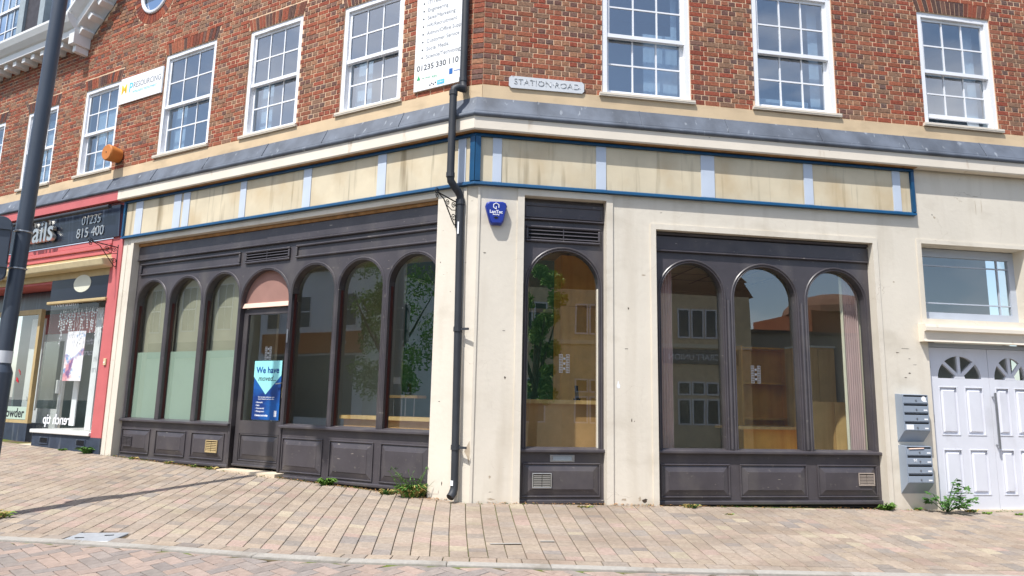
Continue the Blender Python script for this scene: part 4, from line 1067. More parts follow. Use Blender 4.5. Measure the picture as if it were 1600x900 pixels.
wallseg(FR(2.62, 5.2, 0), FR(2.62, 3.6, 0), .4, 5.2, M_inwall)
wallseg(FL(3.62, 3.3, 0), FL(3.62, 2.6, 0), .4, 5.2, M_inwall)
wallseg(FL(3.6, 2.7, 0), FL(7.3, 2.7, 0), .4, 5.2, M_inwall)
wallseg(FL(4.75, 1.25, 0), FL(7.3, 1.25, 0), .4, 3.9, M_blindw, 'pale_partition')

# furniture seen through the glass
t = thing('wood_cupboard', FR(1.95, 1.9, .46), 'tall orange wood cupboard seen through the narrow arched window', 'cupboard')
mb = MB(FR); mb.box(1.60, 2.45, 1.82, 2.3, .46, 3.82); mb.build('carcass', M_oak, t)
mb = MB(FR); mb.box(1.61, 2.44, 1.80, 1.819, .52, 3.0); mb.build('door', M_oak, t)
mb = MB(FR); mb.box(1.61, 2.44, 1.80, 1.819, 3.01, 3.81); mb.build('door', M_oak, t)
t = thing('reception_counter', FR(1.4, 1.1, .46), 'brown wood reception counter with curved front behind the narrow arched window', 'counter')
mb = MB(FR); pts = [(.2, 1.0), (.8, .88), (1.4, .86), (2.0, .95), (2.3, 1.15)]
for z0, z1, ex, nm, mt in ((.46, 1.5, 0, 'front_panel', M_counter), (1.5, 1.555, .06, 'worktop', M_oakl)):
    mb = MB(FR)
    for (a, ra), (b, rb_) in zip(pts, pts[1:]):
        mb.hexa([(a, ra-ex, z0), (b, rb_-ex, z0), (b, rb_-ex, z1), (a, ra-ex, z1), (a, ra+(.06 if ex == 0 else .45), z0), (b, rb_+(.06 if ex == 0 else .45), z0), (b, rb_+(.06 if ex == 0 else .45), z1), (a, ra+(.06 if ex == 0 else .45), z1)])
    mb.build(nm, mt, t)
t = thing('cordless_phone', FR(1.62, 1.0, 1.555), 'black cordless phone standing on the reception counter in the narrow window', 'phone')
mb = MB(FR); mb.hexa([(1.62, .98, 1.58), (1.67, .98, 1.58), (1.665, 1.02, 1.76), (1.625, 1.02, 1.76), (1.62, 1.01, 1.58), (1.67, 1.01, 1.58), (1.665, 1.05, 1.76), (1.625, 1.05, 1.76)]); mb.build('handset', M_black, t)
mb = MB(FR); mb.box(1.6, 1.69, .96, 1.06, 1.556, 1.579); o = mb.build('cradle', M_black, t); bev(o, .006)
t = thing('metal_post', FR(1.2, 2.6, .46), 'slim pale grey upright post inside the narrow arched window', 'post')
mb = MB(FR); mb.box(1.17, 1.24, 2.6, 2.67, .46, 3.9); mb.build('shaft', M_doorframe, t)
mb = MB(FR); mb.box(.75, 1.65, 2.6, 2.66, 3.0, 3.06); mb.build('rail', M_doorframe, t)
# left shop counter and high table
t = thing('long_counter', FL(2.2, 1.2, .46), 'long low oak counter behind the arched windows right of the shop door', 'counter')
mb = MB(FL); mb.box(.7, 3.2, 1.2, 1.7, 1.2, 1.255); mb.build('worktop', M_oakl, t)
mb = MB(FL); mb.box(.75, 3.15, 1.26, 1.3, .46, 1.2); mb.build('front_panel', M_counter, t)
t = thing('raised_shelf', FL(2.2, 1.6, 1.255), 'small oak shelf on four thin metal legs standing on the long counter', 'shelf')
mb = MB(FL); mb.box(1.86, 2.5, 1.45, 1.7, 1.54, 1.585); o = mb.build('top', M_oakl, t); bev(o, .015)
for a in (1.95, 2.12, 2.27, 2.43):
    mb = MB(FL); mb.tube([(a, 1.5+.1*(a > 2.2), 1.256), (a, 1.5+.1*(a > 2.2), 1.539)], .01, 6); mb.build('leg', M_metal, t, smooth=True)
t = thing('desk_phone', FL(2.1, 1.6, 1.585), 'black phone handset upright on the small raised oak shelf', 'phone')
mb = MB(FL); mb.hexa([(2.07, 1.55, 1.61), (2.13, 1.55, 1.61), (2.15, 1.57, 1.77), (2.1, 1.57, 1.77), (2.07, 1.58, 1.61), (2.13, 1.58, 1.61), (2.15, 1.6, 1.77), (2.1, 1.6, 1.77)]); mb.build('handset', M_black, t)
mb = MB(FL); mb.box(2.04, 2.16, 1.53, 1.62, 1.586, 1.609); mb.build('cradle', M_black, t)
# triple window interior
t = thing('mauve_curtain', FR(2.72, .4, .96), 'narrow mauve pleated curtain at the left edge of the triple arched window', 'curtain')
def pleats(fr, a, b, r, z0, z1, n, amp, mat, nm, parent):
    mb = MB(fr); pts = []
    for i in range(n*6+1):
        f = i/(n*6); pts.append((a+(b-a)*f, r+amp*math.sin(2*math.pi*n*f)))
    for (u0, r0), (u1, r1) in zip(pts, pts[1:]): mb.quad((u0, r0, z0), (u1, r1, z0), (u1, r1, z1), (u0, r0, z1))
    return mb.build(nm, mat, parent, smooth=True, normals=False)
pleats(FR, 2.58, 2.82, .36, .95, 3.7, 6, .02, M_blind, 'cloth', t)
t = thing('pleated_curtain', FR(5.6, .4, .96), 'wide mauve and cream pleated curtain at the right edge of the triple arched window', 'curtain')
pleats(FR, 5.42, 5.66, .36, .95, 3.7, 7, .02, M_blind, 'mauve_cloth', t); pleats(FR, 5.66, 5.84, .38, .95, 3.7, 4, .02, M_blindw, 'cream_cloth', t)
pleats(FR, 5.37, 5.42, .34, .95, 3.7, 1, .012, M_blindw, 'cream_edge', t)
t = thing('tall_cabinet', FR(5.5, 1.7, .46), 'tall light oak cabinet behind the right arch of the triple window', 'cabinet')
mb = MB(FR); mb.box(5.5, 6.1, 1.6, 2.05, .46, 2.48); mb.build('carcass', M_oakl, t)
for a, b in ((5.51, 5.795), (5.805, 6.09)):
    mb = MB(FR); mb.box(a, b, 1.58, 1.599, .5, 2.45); mb.build('door', M_oakl, t)
mb = MB(FR); mb.box(5.5, 6.1, 1.56, 2.05, 2.481, 2.51); mb.build('top', M_whiteb, t)
t = thing('low_cabinet', FR(5.4, 1.0, .46), 'low light oak cupboard with two doors beside the wide curtain', 'cabinet')
mb = MB(FR); mb.box(5.18, 5.95, .92, 1.35, .46, 1.61); mb.build('carcass', M_oakl, t)
for a, b in ((5.19, 5.575), (5.585, 5.94)):
    mb = MB(FR); mb.box(a, b, .9, .919, .5, 1.6); mb.build('door', M_oakl, t)
t = thing('oak_desk', FR(4.7, 1.3, .46), 'oak desk with a wooden front under the middle arch of the triple window', 'desk')
mb = MB(FR); mb.box(4.1, 5.3, 1.15, 1.8, 1.185, 1.225); mb.build('top', M_oakl, t)
mb = MB(FR); mb.box(4.3, 5.2, 1.25, 1.28, .46, 1.185); mb.build('front_panel', M_oak, t)
for a in (4.14, 5.22):
    mb = MB(FR); mb.box(a, a+.05, 1.2, 1.25, .46, 1.185); mb.build('leg', M_iron, t)
t = thing('brown_cabinet', FR(5.2, 2.4, .46), 'dark brown wooden shelf unit far back behind the middle arch', 'cabinet')
mb = MB(FR); mb.box(4.9, 4.93, 2.4, 2.8, .46, 2.55); mb.box(5.85, 5.88, 2.4, 2.8, .46, 2.55); mb.box(4.93, 5.85, 2.77, 2.8, .46, 2.55); mb.build('carcass', M_oak, t)
for z in (.5, 1.3, 1.9, 2.5):
    mb = MB(FR); mb.box(4.93, 5.85, 2.4, 2.769, z, z+.03); mb.build('shelf', M_oak, t)

# poster on the shop door, window stickers
t = thing('moved_poster', FL(3.83, .2, 1.16), 'blue and aqua poster on the shop door reading We have moved', 'poster')
rp_ = RL+.066
mb = MB(FL); mb.box(3.47, 4.05, rp_, rp_+.003, 1.17, 2.06); mb.build('sheet', M_pdark, t)
mb = MB(FL); mb.prism([(3.47, 2.06), (4.06, 2.06), (4.06, 1.82), (3.78, 1.55), (3.47, 1.84)], rp_-.003, rp_-.0005); mb.build('arrow_panel', M_pteal, t)
text('We have', 'print', 'L', 3.765, rp_-.004, 1.915, .135, M_pdark, t, bold=.003)
text('moved...', 'print', 'L', 3.765, rp_-.004, 1.79, .115, M_ink, t, shear=.25)
for k, s in enumerate(('Our new team, at the same town', 'is now located in our new office')):
    text(s, 'print', 'L', 3.76, rp_-.001, 1.51-k*.03, .026, M_inkw, t)
for k, s in enumerate(('• Domestic', '• Sales', '• Commercial', '• Management')):
    text(s, 'print', 'L', 3.98, rp_-.001, 1.43-k*.045, .034, M_inkw, t, align='LEFT')
text('Contact us today', 'print', 'L', 3.98, rp_-.001, 1.235, .04, M_inkw, t, align='LEFT', bold=.001)
mb = MB(FL); mb.box(3.52, 3.57, rp_-.002, rp_-.0005, 1.22, 1.31); mb.build('logo', M_inkw, t)
def sticker(side, u, z, r, label, hh=.24, ww=.14):
    t = thing('window_sticker', FRAMES[side][0](u, r, z), label, 'sticker')
    fr = FRAMES[side][0]; mb = MB(fr)
    for sg_ in (-1, 1):
        for off in (.026, .046, .066): mb.box(u+sg_*off-.003, u+sg_*off+.003, r-.003, r-.001, z-hh/2, z+hh/2)
        for k in range(8):
            zz = z-hh/2+k*(hh-.008)/7; mb.box(u+sg_*.046-.0175, u+sg_*.046+.0175, r-.0035, r-.0031, zz, zz+.007)
    for k in (-1, 0, 1): mb.box(u-.013, u+.013, r-.003, r-.001, z+k*.065-.014, z+k*.065+.014)
    mb.build('decal', M_inkgrey, t)
sticker('R', 1.26, 2.02, RF+.083, 'small white building decal on the narrow arched window')
sticker('R', 3.95+.0, 1.95, RF+.083, 'small white building decal low on the middle arch of the triple window')
sticker('L', 3.82, 2.18, rd+.02, 'small white building decal on the shop door above the blue poster', .2, .13)

# ================================================================== things fixed to the walls
# downpipe
t = thing('downpipe', FL(.12, -.07, .33), 'black downpipe running down the cream corner to the pavement', 'drainpipe')
mb = MB(FL); mb.tube([(.19, -.075, 9.6), (.19, -.075, 5.72)], .050, 12); mb.build('upper_pipe', M_pipe, t, smooth=True)
mb = MB(FL); mb.tube([(.19, -.075, 5.74), (.185, -.078, 5.66), (.16, -.10, 5.60), (.15, -.15, 5.585), (.18, -.21, 5.585), (.215, -.24, 5.56), (.225, -.245, 5.50)], .050, 12); mb.build('swan_neck', M_pipe, t, smooth=True)
mb = MB(FL); mb.tube([(.225, -.245, 5.52), (.225, -.245, 4.36)], .049, 12); mb.build('middle_pipe', M_pipe, t, smooth=True)
mb = MB(FL); mb.tube([(.225, -.245, 4.37), (.222, -.235, 4.30), (.20, -.18, 4.235), (.18, -.13, 4.19), (.172, -.085, 4.14), (.17, -.075, 4.07)], .049, 12); mb.build('offset_bend', M_pipe, t, smooth=True)
mb = MB(FL); mb.tube([(.17, -.075, 4.09), (.12, -.075, .52)], .047, 12); mb.build('lower_pipe', M_pipe, t, smooth=True)
mb = MB(FL); mb.tube([(.12, -.075, .54), (.12, -.08, .46), (.125, -.11, .40), (.13, -.15, .365)], .049, 12); mb.build('shoe', M_pipe, t, smooth=True)
mb = MB(FL); mb.disc(FL(.13, -.1515, .365), (FL(.13, -.16, .357)-FL(.13, -.15, .365)), .043, .002, 12); mb.build('shoe_mouth', M_black, t)
for z in (5.75, 5.50, 4.38, 4.05, 2.4, .95):
    mb = MB(FL); off = -.245 if 4.2 < z < 5.6 else -.075; uu = .19 if z > 5.6 else (.225 if z > 4.3 else .12+.05*(z-.52)/3.57)
    mb.tube([(uu, off, z-.03), (uu, off, z+.03)], .056, 12)
    if z < 3: mb.box(uu-.16, uu-.02, -.085, -.065, z-.014, z+.014)
    mb.build('collar', M_pipe, t, smooth=False)
mb = MB(FL); mb.box(.145, .165, -.132, -.1285, 3.62, 3.78); mb.build('paper_tag', M_inkw, t)
mb = MB(FL); mb.box(.105, .14, -.134, -.1285, .5, .56); mb.build('paper_tag', M_inkw, t)

# street sign STATION ROAD
t = thing('street_sign', FR(.93, -.02, 5.74), 'white cast street nameplate reading STATION ROAD on the red brick', 'street sign')
mb = MB(FR); c = .03
mb.prism([(.41+c, 5.662), (1.448-c, 5.672), (1.448, 5.672+c), (1.448, 5.835-c), (1.448-c, 5.835), (.41+c, 5.832), (.41, 5.832-c), (.41, 5.662+c)], -.035, -.018); mb.build('plate', M_signw, t)
bx = MB(FR); bx.box(.5, .55, -.018, .0, 5.7, 5.8); bx.box(1.3, 1.35, -.018, .0, 5.7, 5.8); bx.build('bracket', M_signw, t)
text('STATION·ROAD', 'lettering', 'R', .93, -.0365, 5.752, .112, M_signink, t, sx=1.12, ext=.003, bold=-.0018)
# alarm box
t = thing('alarm_box', FR(.27, -.06, 3.9), 'blue tapered burglar alarm box on the cream corner pier', 'alarm box')
mb = MB(FR)
def alarm_poly(s): return [(.27+(u-.27)*s, 3.905+(z-3.905)*s) for u, z in ((.135, 4.0), (.15, 4.045), (.19, 4.06), (.36, 4.065), (.4, 4.05), (.42, 4.005), (.375, 3.80), (.35, 3.762), (.22, 3.757), (.195, 3.79))]
a = [mb.v((u, -.005, z)) for u, z in alarm_poly(1)]; b = [mb.v((u, -.07, z)) for u, z in alarm_poly(.98)]; c_ = [mb.v((u, -.088, z)) for u, z in alarm_poly(.86)]
n = len(a)
for X, Y in ((a, b), (b, c_)):
    for i in range(n): mb.face([X[i], X[(i+1) % n], Y[(i+1) % n], Y[i]])
mb.face(c_); mb.face(a[::-1]); mb.build('cover', M_alarm, t, smooth=True)
mb = MB(FR); hx = [(.272+.04*math.cos(math.radians(30+60*k)), 3.995+.04*math.sin(math.radians(30+60*k))) for k in range(6)]
for i in range(5):
    k = (i+5) % 6; p, q = hx[k], hx[(k+1) % 6]; mb.tube([(p[0], -.09, p[1]), (q[0], -.09, q[1])], .006, 5)
mb.tube([(hx[4][0], -.09, hx[4][1]), (.272, -.09, 3.99)], .006, 5); mb.build('house_logo', M_inkw, t)
text('LanTec', 'lettering', 'R', .272, -.0895, 3.92, .058, M_inkw, t, bold=.0012)
text('Security', 'lettering', 'R', .272, -.0895, 3.885, .026, M_inkw, t, bold=.0008)
mb = MB(FR); mb.prism([(.24, 3.845), (.272, 3.86), (.304, 3.845), (.272, 3.825)], -.0925, -.0885); mb.build('lamp_window', M_black, t)
# letterbox banks
def letterboxes(zt, zb_, label, dx):
    t = thing('letterbox_bank', FR(6.08, -.05, zb_), label, 'letterboxes', 'letterbox banks beside the double door')
    a, b, d = 5.892+dx, 6.285+dx, -.14
    mb = MB(FR)
    P = [(a, -.001, zb_-.12+.12), (a, d, zb_), (a, d, zt), (a, -.001, zt+.015)]
    mb.hexa([(a, d, zb_), (b, d, zb_), (b, d, zt), (a, d, zt), (a, -.001, zb_-.15), (b, -.001, zb_-.15), (b, -.001, zt+.012), (a, -.001, zt+.012)]); mb.build('case', M_box, t)
    n = 4; h = (zt-zb_)/n
    for k in range(n):
        z0 = zb_+k*h
        mb = MB(FR); mb.box(a+.012, b-.012, d-.01, d-.001, z0+.008, z0+h-.03); o = mb.build('door', M_box, t); bev(o, .003)
        mb = MB(FR); mb.box(a+.02, b-.02, d-.006, d-.0008, z0+h-.026, z0+h-.006); mb.build('slot', M_black, o)
        mb = MB(FR); mb.disc(FR((a+b)/2, d-.0105, z0+.045), Vector((0, -1, 0)), .011, .006, 10); mb.build('lock', M_metal, o)
        mb = MB(FR); mb.box(b-.085, b-.03, d-.0115, d-.0102, z0+.028, z0+.046); mb.build('name_tag', M_inkw, o)
    return t, a, b, d, h
t, a, b, d, h = letterboxes(1.72, 1.235, 'upper bank of four grey letterboxes beside the double door', 0)
mb = MB(FR); mb.disc(FR(b-.075, d-.0105, 1.665), Vector((0, -1, 0)), .036, .0015, 12); mb.build('round_label', M_inkw, t)
mb = MB(FR); mb.box(a+.03, a+.14, d-.0118, d-.0102, 1.255, 1.32); mb.build('paper_label', M_inkw, t)
t, a, b, d, h = letterboxes(1.03, .552, 'lower bank of four grey letterboxes with a leaflet sticking out of its top slot', 0)
mb = MB(FR); mb.hexa([(a+.04, d-.02, .995), (a+.26, d-.02, 1.005), (a+.27, d-.015, 1.012), (a+.04, d-.015, 1.003), (a+.04, d+.02, 1.01), (a+.26, d+.02, 1.016), (a+.27, d+.02, 1.02), (a+.04, d+.02, 1.014)]); mb.build('leaflet', M_tymlight, t)
text('91', 'sticker_number', 'R', a+.13, d-.0115, .845, .06, M_inkw, t)
# recruitment board
t = thing('recruitment_board', FL(.6, -.02, 6.5), 'tall white recruitment board listing job sectors with phone number 01235 330 110', 'sign')
mb = MB(FL); mb.box(.235, 1.05, -.03, -.004, 5.77, 8.2); mb.build('board', M_board, t)
for k, s in enumerate(('Accountancy/Finance', 'IT/Telecoms', 'Engineering', 'Sales/Marketing', 'HR/Recruitment', 'Admin/Office Support', 'Customer Service', 'Social Media', 'Science/Technology')):
    z = 7.20-k*.118; text(s, 'lettering', 'L', .86, -.0305, z, .082, M_inkgrey, t, align='LEFT', sx=.92)
    mb = MB(FL); mb.disc(FL(.925, -.0305, z), N, .013, .002, 10); mb.build('bullet', M_ink, t)
for w_, uu in (('01235', .862), ('330', .60), ('110', .395)): text(w_, 'lettering', 'L', uu, -.0305, 6.10, .118, M_ink, t, bold=.001)
mb = MB(FL); mb.prism([(1.0, 5.93), (.94, 5.93), (.97, 6.0)], -.033, -.0303); mb.build('logo_green', M_green, t)
text('rec member', 'lettering', 'L', .84, -.0305, 5.945, .03, M_green, t)
text('REN', 'lettering', 'L', .70, -.0305, 5.935, .045, M_green, t)
mb = MB(FL); mb.box(.40, .455, -.033, -.0303, 5.91, 5.99); mb.build('logo_blue', M_navyink, t)
text('disability', 'lettering', 'L', .33, -.0305, 5.945, .03, M_navyink, t)
mb = MB(FL); mb.box(.53, .65, -.033, -.0303, 5.80, 5.865); o = mb.build('logo_skyblue', M_cyan, t)
text('Cyber', 'lettering', 'L', .59, -.034, 5.832, .035, M_inkw, t)
for k in range(4):
    mb = MB(FL); mb.disc(FL(.77-.03*k, -.0303, 5.82+.02*(k % 2)), N, .012, .002, 8); mb.build('logo_dots', M_ink, t)
# company board
t = thing('company_board', FL(7.45, -.02, 7.2), 'small white company board reading MP RESOURCING between two sash windows', 'sign')
mb = MB(FL); mb.box(6.84, 8.11, -.03, -.004, 6.98, 7.495); mb.build('board', M_board, t)
text('M', 'lettering', 'L', 7.985, -.0305, 7.26, .27, M_orange, t, bold=.003, sx=.9); text('P', 'lettering', 'L', 7.78, -.0305, 7.26, .27, M_cyan, t, bold=.003, sx=.85)
text('RESOURCING', 'lettering', 'L', 7.71, -.0305, 7.29, .165, M_inkgrey, t, align='LEFT', sx=.82)
text('INTELLIGENT RECRUITMENT', 'lettering', 'L', 7.71, -.0305, 7.16, .062, M_cyan, t, align='LEFT', sx=.9)
# round terracotta bell
t = thing('alarm_bell', FL(8.08, -.1, 5.95), 'round terracotta orange bell housing on the brick by a sash window', 'alarm bell')
mb = MB(FL); ax = N; c = FL(7.93, 0, 5.93)
prof = [(0, .10), (.02, .135), (.16, .15), (.24, .155), (.26, .14)]; n = 24; x = T; rings = []
for dd, rr in prof: rings.append([mb.bm.verts.new(c+ax*dd+(x*math.cos(2*math.pi*k/n)+Vector((0, 0, 1))*math.sin(2*math.pi*k/n))*rr) for k in range(n)])
for a, b in zip(rings, rings[1:]):
    for k in range(n): mb.face([a[k], a[(k+1) % n], b[(k+1) % n], b[k]])
mb.face(rings[-1]); mb.face(rings[0][::-1]); mb.build('housing', M_pot, t, smooth=True)
mb = MB(FL); mb.disc(c+ax*.261, ax, .012, .006, 8); mb.build('screw', M_iron, t)
# wrought iron brackets
def bracket(u, z, label, Ln=.42, sc=1.0, out=-1):
    t = thing('iron_bracket', FL(u, -.01, z-.3), label, 'bracket', 'wrought iron hanging sign brackets')
    mb = MB(FL)
    mb.box(u-.012, u+.012, -.022, -.001, z-.34*sc, z+.05); mb.build('wall_plate', M_iron, t)
    mb = MB(FL); mb.tube([(u, -.02, z), (u, -Ln, z+.02)], .010, 6); mb.build('arm', M_iron, t)
    mb = MB(FL); mb.tube([(u, -.02, z-.30*sc), (u, -.05, z-.315*sc), (u, -.10, z-.27*sc), (u, -Ln*.7, z-.03), (u, -Ln, z+.02)], .008, 6); mb.build('brace', M_iron, t)
    def scroll(r0, z0, s, sgn, nm='scroll'):
        mb = MB(FL); pts = []
        for i in range(22):
            th = i*.42; rr = s*(1-i/26); pts.append((u, r0+rr*math.cos(th)*sgn, z0+rr*math.sin(th)))
        mb.tube(pts, .006, 5); mb.build(nm, M_iron, t)
    scroll(-.09, z-.06, .045, 1); scroll(-.07, z-.22*sc, .05, -1); scroll(-.22, z-.055, .04, -1); scroll(-Ln-.03, z+.03, .045, 1); scroll(-Ln-.02, z-.03, .035, -1)
    mb = MB(FL); mb.tube([(u, -.03, z-.11), (u, -.12, z-.13), (u, -.25, z-.09)], .006, 5); mb.build('scroll', M_iron, t)
bracket(.27, 4.08, 'black wrought iron scroll bracket beside the downpipe at the corner', Ln=.44)
bracket(7.62, 4.14, 'black wrought iron scroll bracket on the pink pilaster of the nail salon', Ln=.5, sc=1.15)

# ================================================================== nail salon next door
sal = thing('nail_salon', FL(9.6, 0, .4), 'pink nail salon shopfront with navy sign beside the dark arched shop', 'shop')
fr = FL
mb = MB(fr); mb.box(7.492, 7.80, -.02, .3, .75, 4.99); mb.build('pilaster', M_pink, sal)
mb = MB(fr); mb.box(7.492, 7.80, -.03, .3, .1, .749); mb.build('pilaster_base', M_navy2, sal)
mb = MB(fr); mb.box(7.81, 14, -.035, .2, 4.23, 4.33); mb.box(7.81, 14, -.06, .2, 4.15, 4.225); mb.box(7.81, 14, -.03, .2, 4.05, 4.145); mb.box(7.81, 14, -.01, .2, 4.94, 4.998); o = mb.build('cornice_mouldings', M_pink, sal); bev(o, .01)
mb = MB(fr); mb.hexa([(7.58, -.06, 4.345), (11.9, -.06, 4.345), (11.9, -.09, 4.935), (7.58, -.09, 4.935), (7.58, -.021, 4.345), (11.9, -.021, 4.345), (11.9, -.021, 4.935), (7.58, -.021, 4.935)]); sg = mb.build('sign_board', M_navy, sal)
mb = MB(fr); mb.tube([(7.72, -.20, 4.88), (11.7, -.20, 4.88)], .04, 10); mb.build('trough_light', M_pipe, sal, smooth=True)
for uu in (7.95, 9.6, 11.3):
    mb = MB(fr); mb.tube([(uu, -.09, 4.93), (uu, -.20, 4.89)], .012, 6); mb.build('light_arm', M_pipe, sal)
text('Nails', 'sign_letters', 'L', 9.56, -.13, 4.63, .60, M_silver, sg, align='RIGHT', ext=.035, sx=1.0, bold=.008)
text('01235', 'sign_number', 'L', 8.14, -.088, 4.735, .25, M_silver, sg, align='RIGHT', ext=.004)
text('815 400', 'sign_number', 'L', 8.03, -.078, 4.50, .27, M_silver, sg, align='RIGHT', ext=.004)
# awning cassette and blind
mb = MB(fr); mb.hexa([(7.72, -.20, 3.80), (12, -.20, 3.80), (12, -.24, 3.93), (7.72, -.24, 3.93), (7.72, -.02, 3.78), (12, -.02, 3.78), (12, -.02, 3.97), (7.72, -.02, 3.97)]); o = mb.build('awning_roll', M_awn, sal); bev(o, .02)
mb = MB(fr); mb.box(7.80, 14, -.015, .05, 3.66, 4.04); mb.build('awning_board', M_gold, sal)
# bay window
mb = MB(fr); mb.box(7.80, 9.66, -.012, .1, 3.24, 3.658); tb = mb.build('bay_head', pm('navy_gloss', lin(24, 30, 44), .3, .1, 4, .04, 20), sal)
mb = MB(fr); mb.prism([(8.63+.28*math.cos(2*math.pi*k/28), 3.545+.165*math.sin(2*math.pi*k/28)) for k in range(28)], -.017, -.0125); mb.build('oval_plaque', pm('pale_plaque', lin(214, 214, 196), .5, .03, 4, 0), sal)
mb = MB(fr); mb.box(7.78, 9.68, -.06, .02, 3.185, 3.238); o = mb.build('bay_trim', M_gold, sal); bev(o, .01)
mb = MB(fr); mb.box(7.81, 9.67, .03, .036, .85, 3.184); bg = mb.build('bay_glass', G_thin, sal)
mb = MB(fr); mb.box(9.664, 9.67, .037, .95, .85, 3.184); mb.build('bay_glass', G_thin, sal)
mb = MB(fr); mb.box(7.80, 9.70, -.06, .95, .77, .835); o = mb.build('bay_sill', M_white2, sal); bev(o, .012)
mb = MB(fr); mb.box(7.80, 9.66, -.02, .9, .1, .769); mb.build('stall_riser', M_navy2, sal)
for a, b in ((7.93, 8.21), (9.10, 9.39)):
    o = bar_frame(fr, a, b, .575, .705, -.02, .02, .012, 'air_brick', sal, M_navy2)
    mb = MB(fr)
    for k in range(4): mb.box(a+.03, b-.03, -.028, -.0205, .60+k*.024, .612+k*.024)
    mb.build('air_brick_slats', M_black, sal)
text('French tip', 'window_lettering', 'L', 8.95, .028, 1.02, .26, M_inkw, bg, mirror=True, bold=.003, sx=.95)
text('thin', 'window_lettering', 'L', 8.25, .028, 2.45, .17, M_inkgrey, bg, mirror=True); text('cure', 'window_lettering', 'L', 8.25, .028, 2.25, .17, M_inkgrey, bg, mirror=True)
mb = MB(fr); mb.box(8.5, 9.6, .028, .0295, .90, 1.16); mb.build('frosted_band', M_frost, bg) if False else mb.bm.free()
mb = MB(fr); mb.box(8.22, 8.40, .2, .23, .86, 3.1); mb.build('white_blind', M_whiteb, sal)
mb = MB(fr); mb.box(9.1, 9.26, .4, .42, .9, 1.9); mb.build('white_blind', M_whiteb, sal)
# icicle light string
mb = MB(fr)
for i in range(30):
    uu = 8.05+1.5*i/30+R.uniform(-.02, .02); ln = R.uniform(.15, .75)*(1 if .3 < i/30 else .7); z = 3.12-R.uniform(0, .05)
    p = [(uu, .12, z)]
    while z > 3.12-ln:
        z -= .05; p.append((uu+R.uniform(-.015, .015), .12+R.uniform(-.01, .01), z))
    mb.tube(p, .0025, 4)
    for q in p[1:]:
        if R.random() < .5: mb.box(q[0]-.008, q[0]+.008, q[1]-.008, q[1]+.008, q[2]-.014, q[2]+.010)
mb.build('icicle_lights', M_inkw, sal, kind='stuff')
# back wall, door and lobby
mb = MB(fr); mb.box(7.5, 13.9, 1.6, 1.65, .3, 4.1); mb.build('back_wall', pm('salon_teal_wall', lin(96, 116, 116), .8, .1, 2, 0), sal)
mb = MB(fr); mb.box(9.66, 14, .02, 1.6, 3.62, 3.66); mb.build('lobby_ceiling', M_pink, sal)
mb = MB(fr); mb.box(9.68, 13.9, .55, .6, 3.2, 3.61); mb.build('lobby_header', M_navy, sal)
text('Keratin', 'lobby_lettering', 'L', 10.55, .545, 3.34, .26, M_inkw, sal, align='LEFT')
mb = MB(fr); mb.box(7.9, 11.9, .98, 1.0, 2.76, 3.2); mb.build('door_header', M_pink, sal)
a, b = 10.55, 11.66; rr_ = .9
mb = MB(fr); mb.box(a, a+.12, rr_, rr_+.05, .55, 2.75); mb.box(b-.14, b, rr_, rr_+.05, .55, 2.75); mb.box(a+.12, b-.14, rr_, rr_+.05, 2.6, 2.75); mb.box(a+.12, b-.14, rr_, rr_+.05, .55, 1.18); dr = mb.build('salon_door', M_white, sal)
mb = MB(fr); mb.box(a+.11, b-.13, rr_+.02, rr_+.026, 1.17, 2.61); mb.build('pane', G_shop, dr)
mb = MB(fr); mb.box(a+.02, a+.16, rr_-.05, rr_-.001, 1.5, 1.78); o = mb.build('lock_box', M_white, dr); bev(o, .01)
mb = MB(fr); mb.box(9.66, 13.9, -.03, 1.6, .1, .53); mb.build('lobby_floor', M_step, sal)
# left-hand salon window
a, b, rr_ = 10.62, 13.6, .35
mb = MB(fr); mb.box(a, a+.09, rr_, rr_+.08, .9, 3.2); mb.box(a+.09, b, rr_, rr_+.08, 3.1, 3.2); mb.box(a+.09, b, rr_, rr_+.08, .9, .96); lw = mb.build('salon_window', M_gold, sal)
mb = MB(fr); mb.box(a+.08, b, rr_+.03, rr_+.036, .95, 3.11); mb.build('pane', G_shop, lw)
mb = MB(fr); mb.box(a, b, rr_, rr_+.3, .35, .899); mb.build('stall_riser', M_navy2, sal)
mb = MB(fr); mb.box(a+.3, a+.8, rr_+.25, rr_+.28, 1.15, 3.05); mb.build('white_blind', M_whiteb, sal)
mb = MB(fr); mb.box(a+.1, a+1.6, rr_+.028, rr_+.0285, .97, 1.22); mb.build('frosted_band', M_frost, lw)
text('Powder', 'window_lettering', 'L', a+.22, rr_+.026, 1.09, .26, M_ink, lw, align='RIGHT', bold=.004)
for (uu, zz, sh) in ((11.16, 1.86, .4), (11.2, 1.7, -.2)):
    mb = MB(fr); mb.prism([(uu, zz), (uu+.09, zz+.06+sh*.1), (uu+.1, zz+.12), (uu+.03, zz+.08)], rr_+.024, rr_+.028); mb.build('nail_decal', pm('red_decal', lin(200, 20, 40), .4, .02, 2, 0) if 'red_decal' not in MATS else MATS['red_decal'], lw)
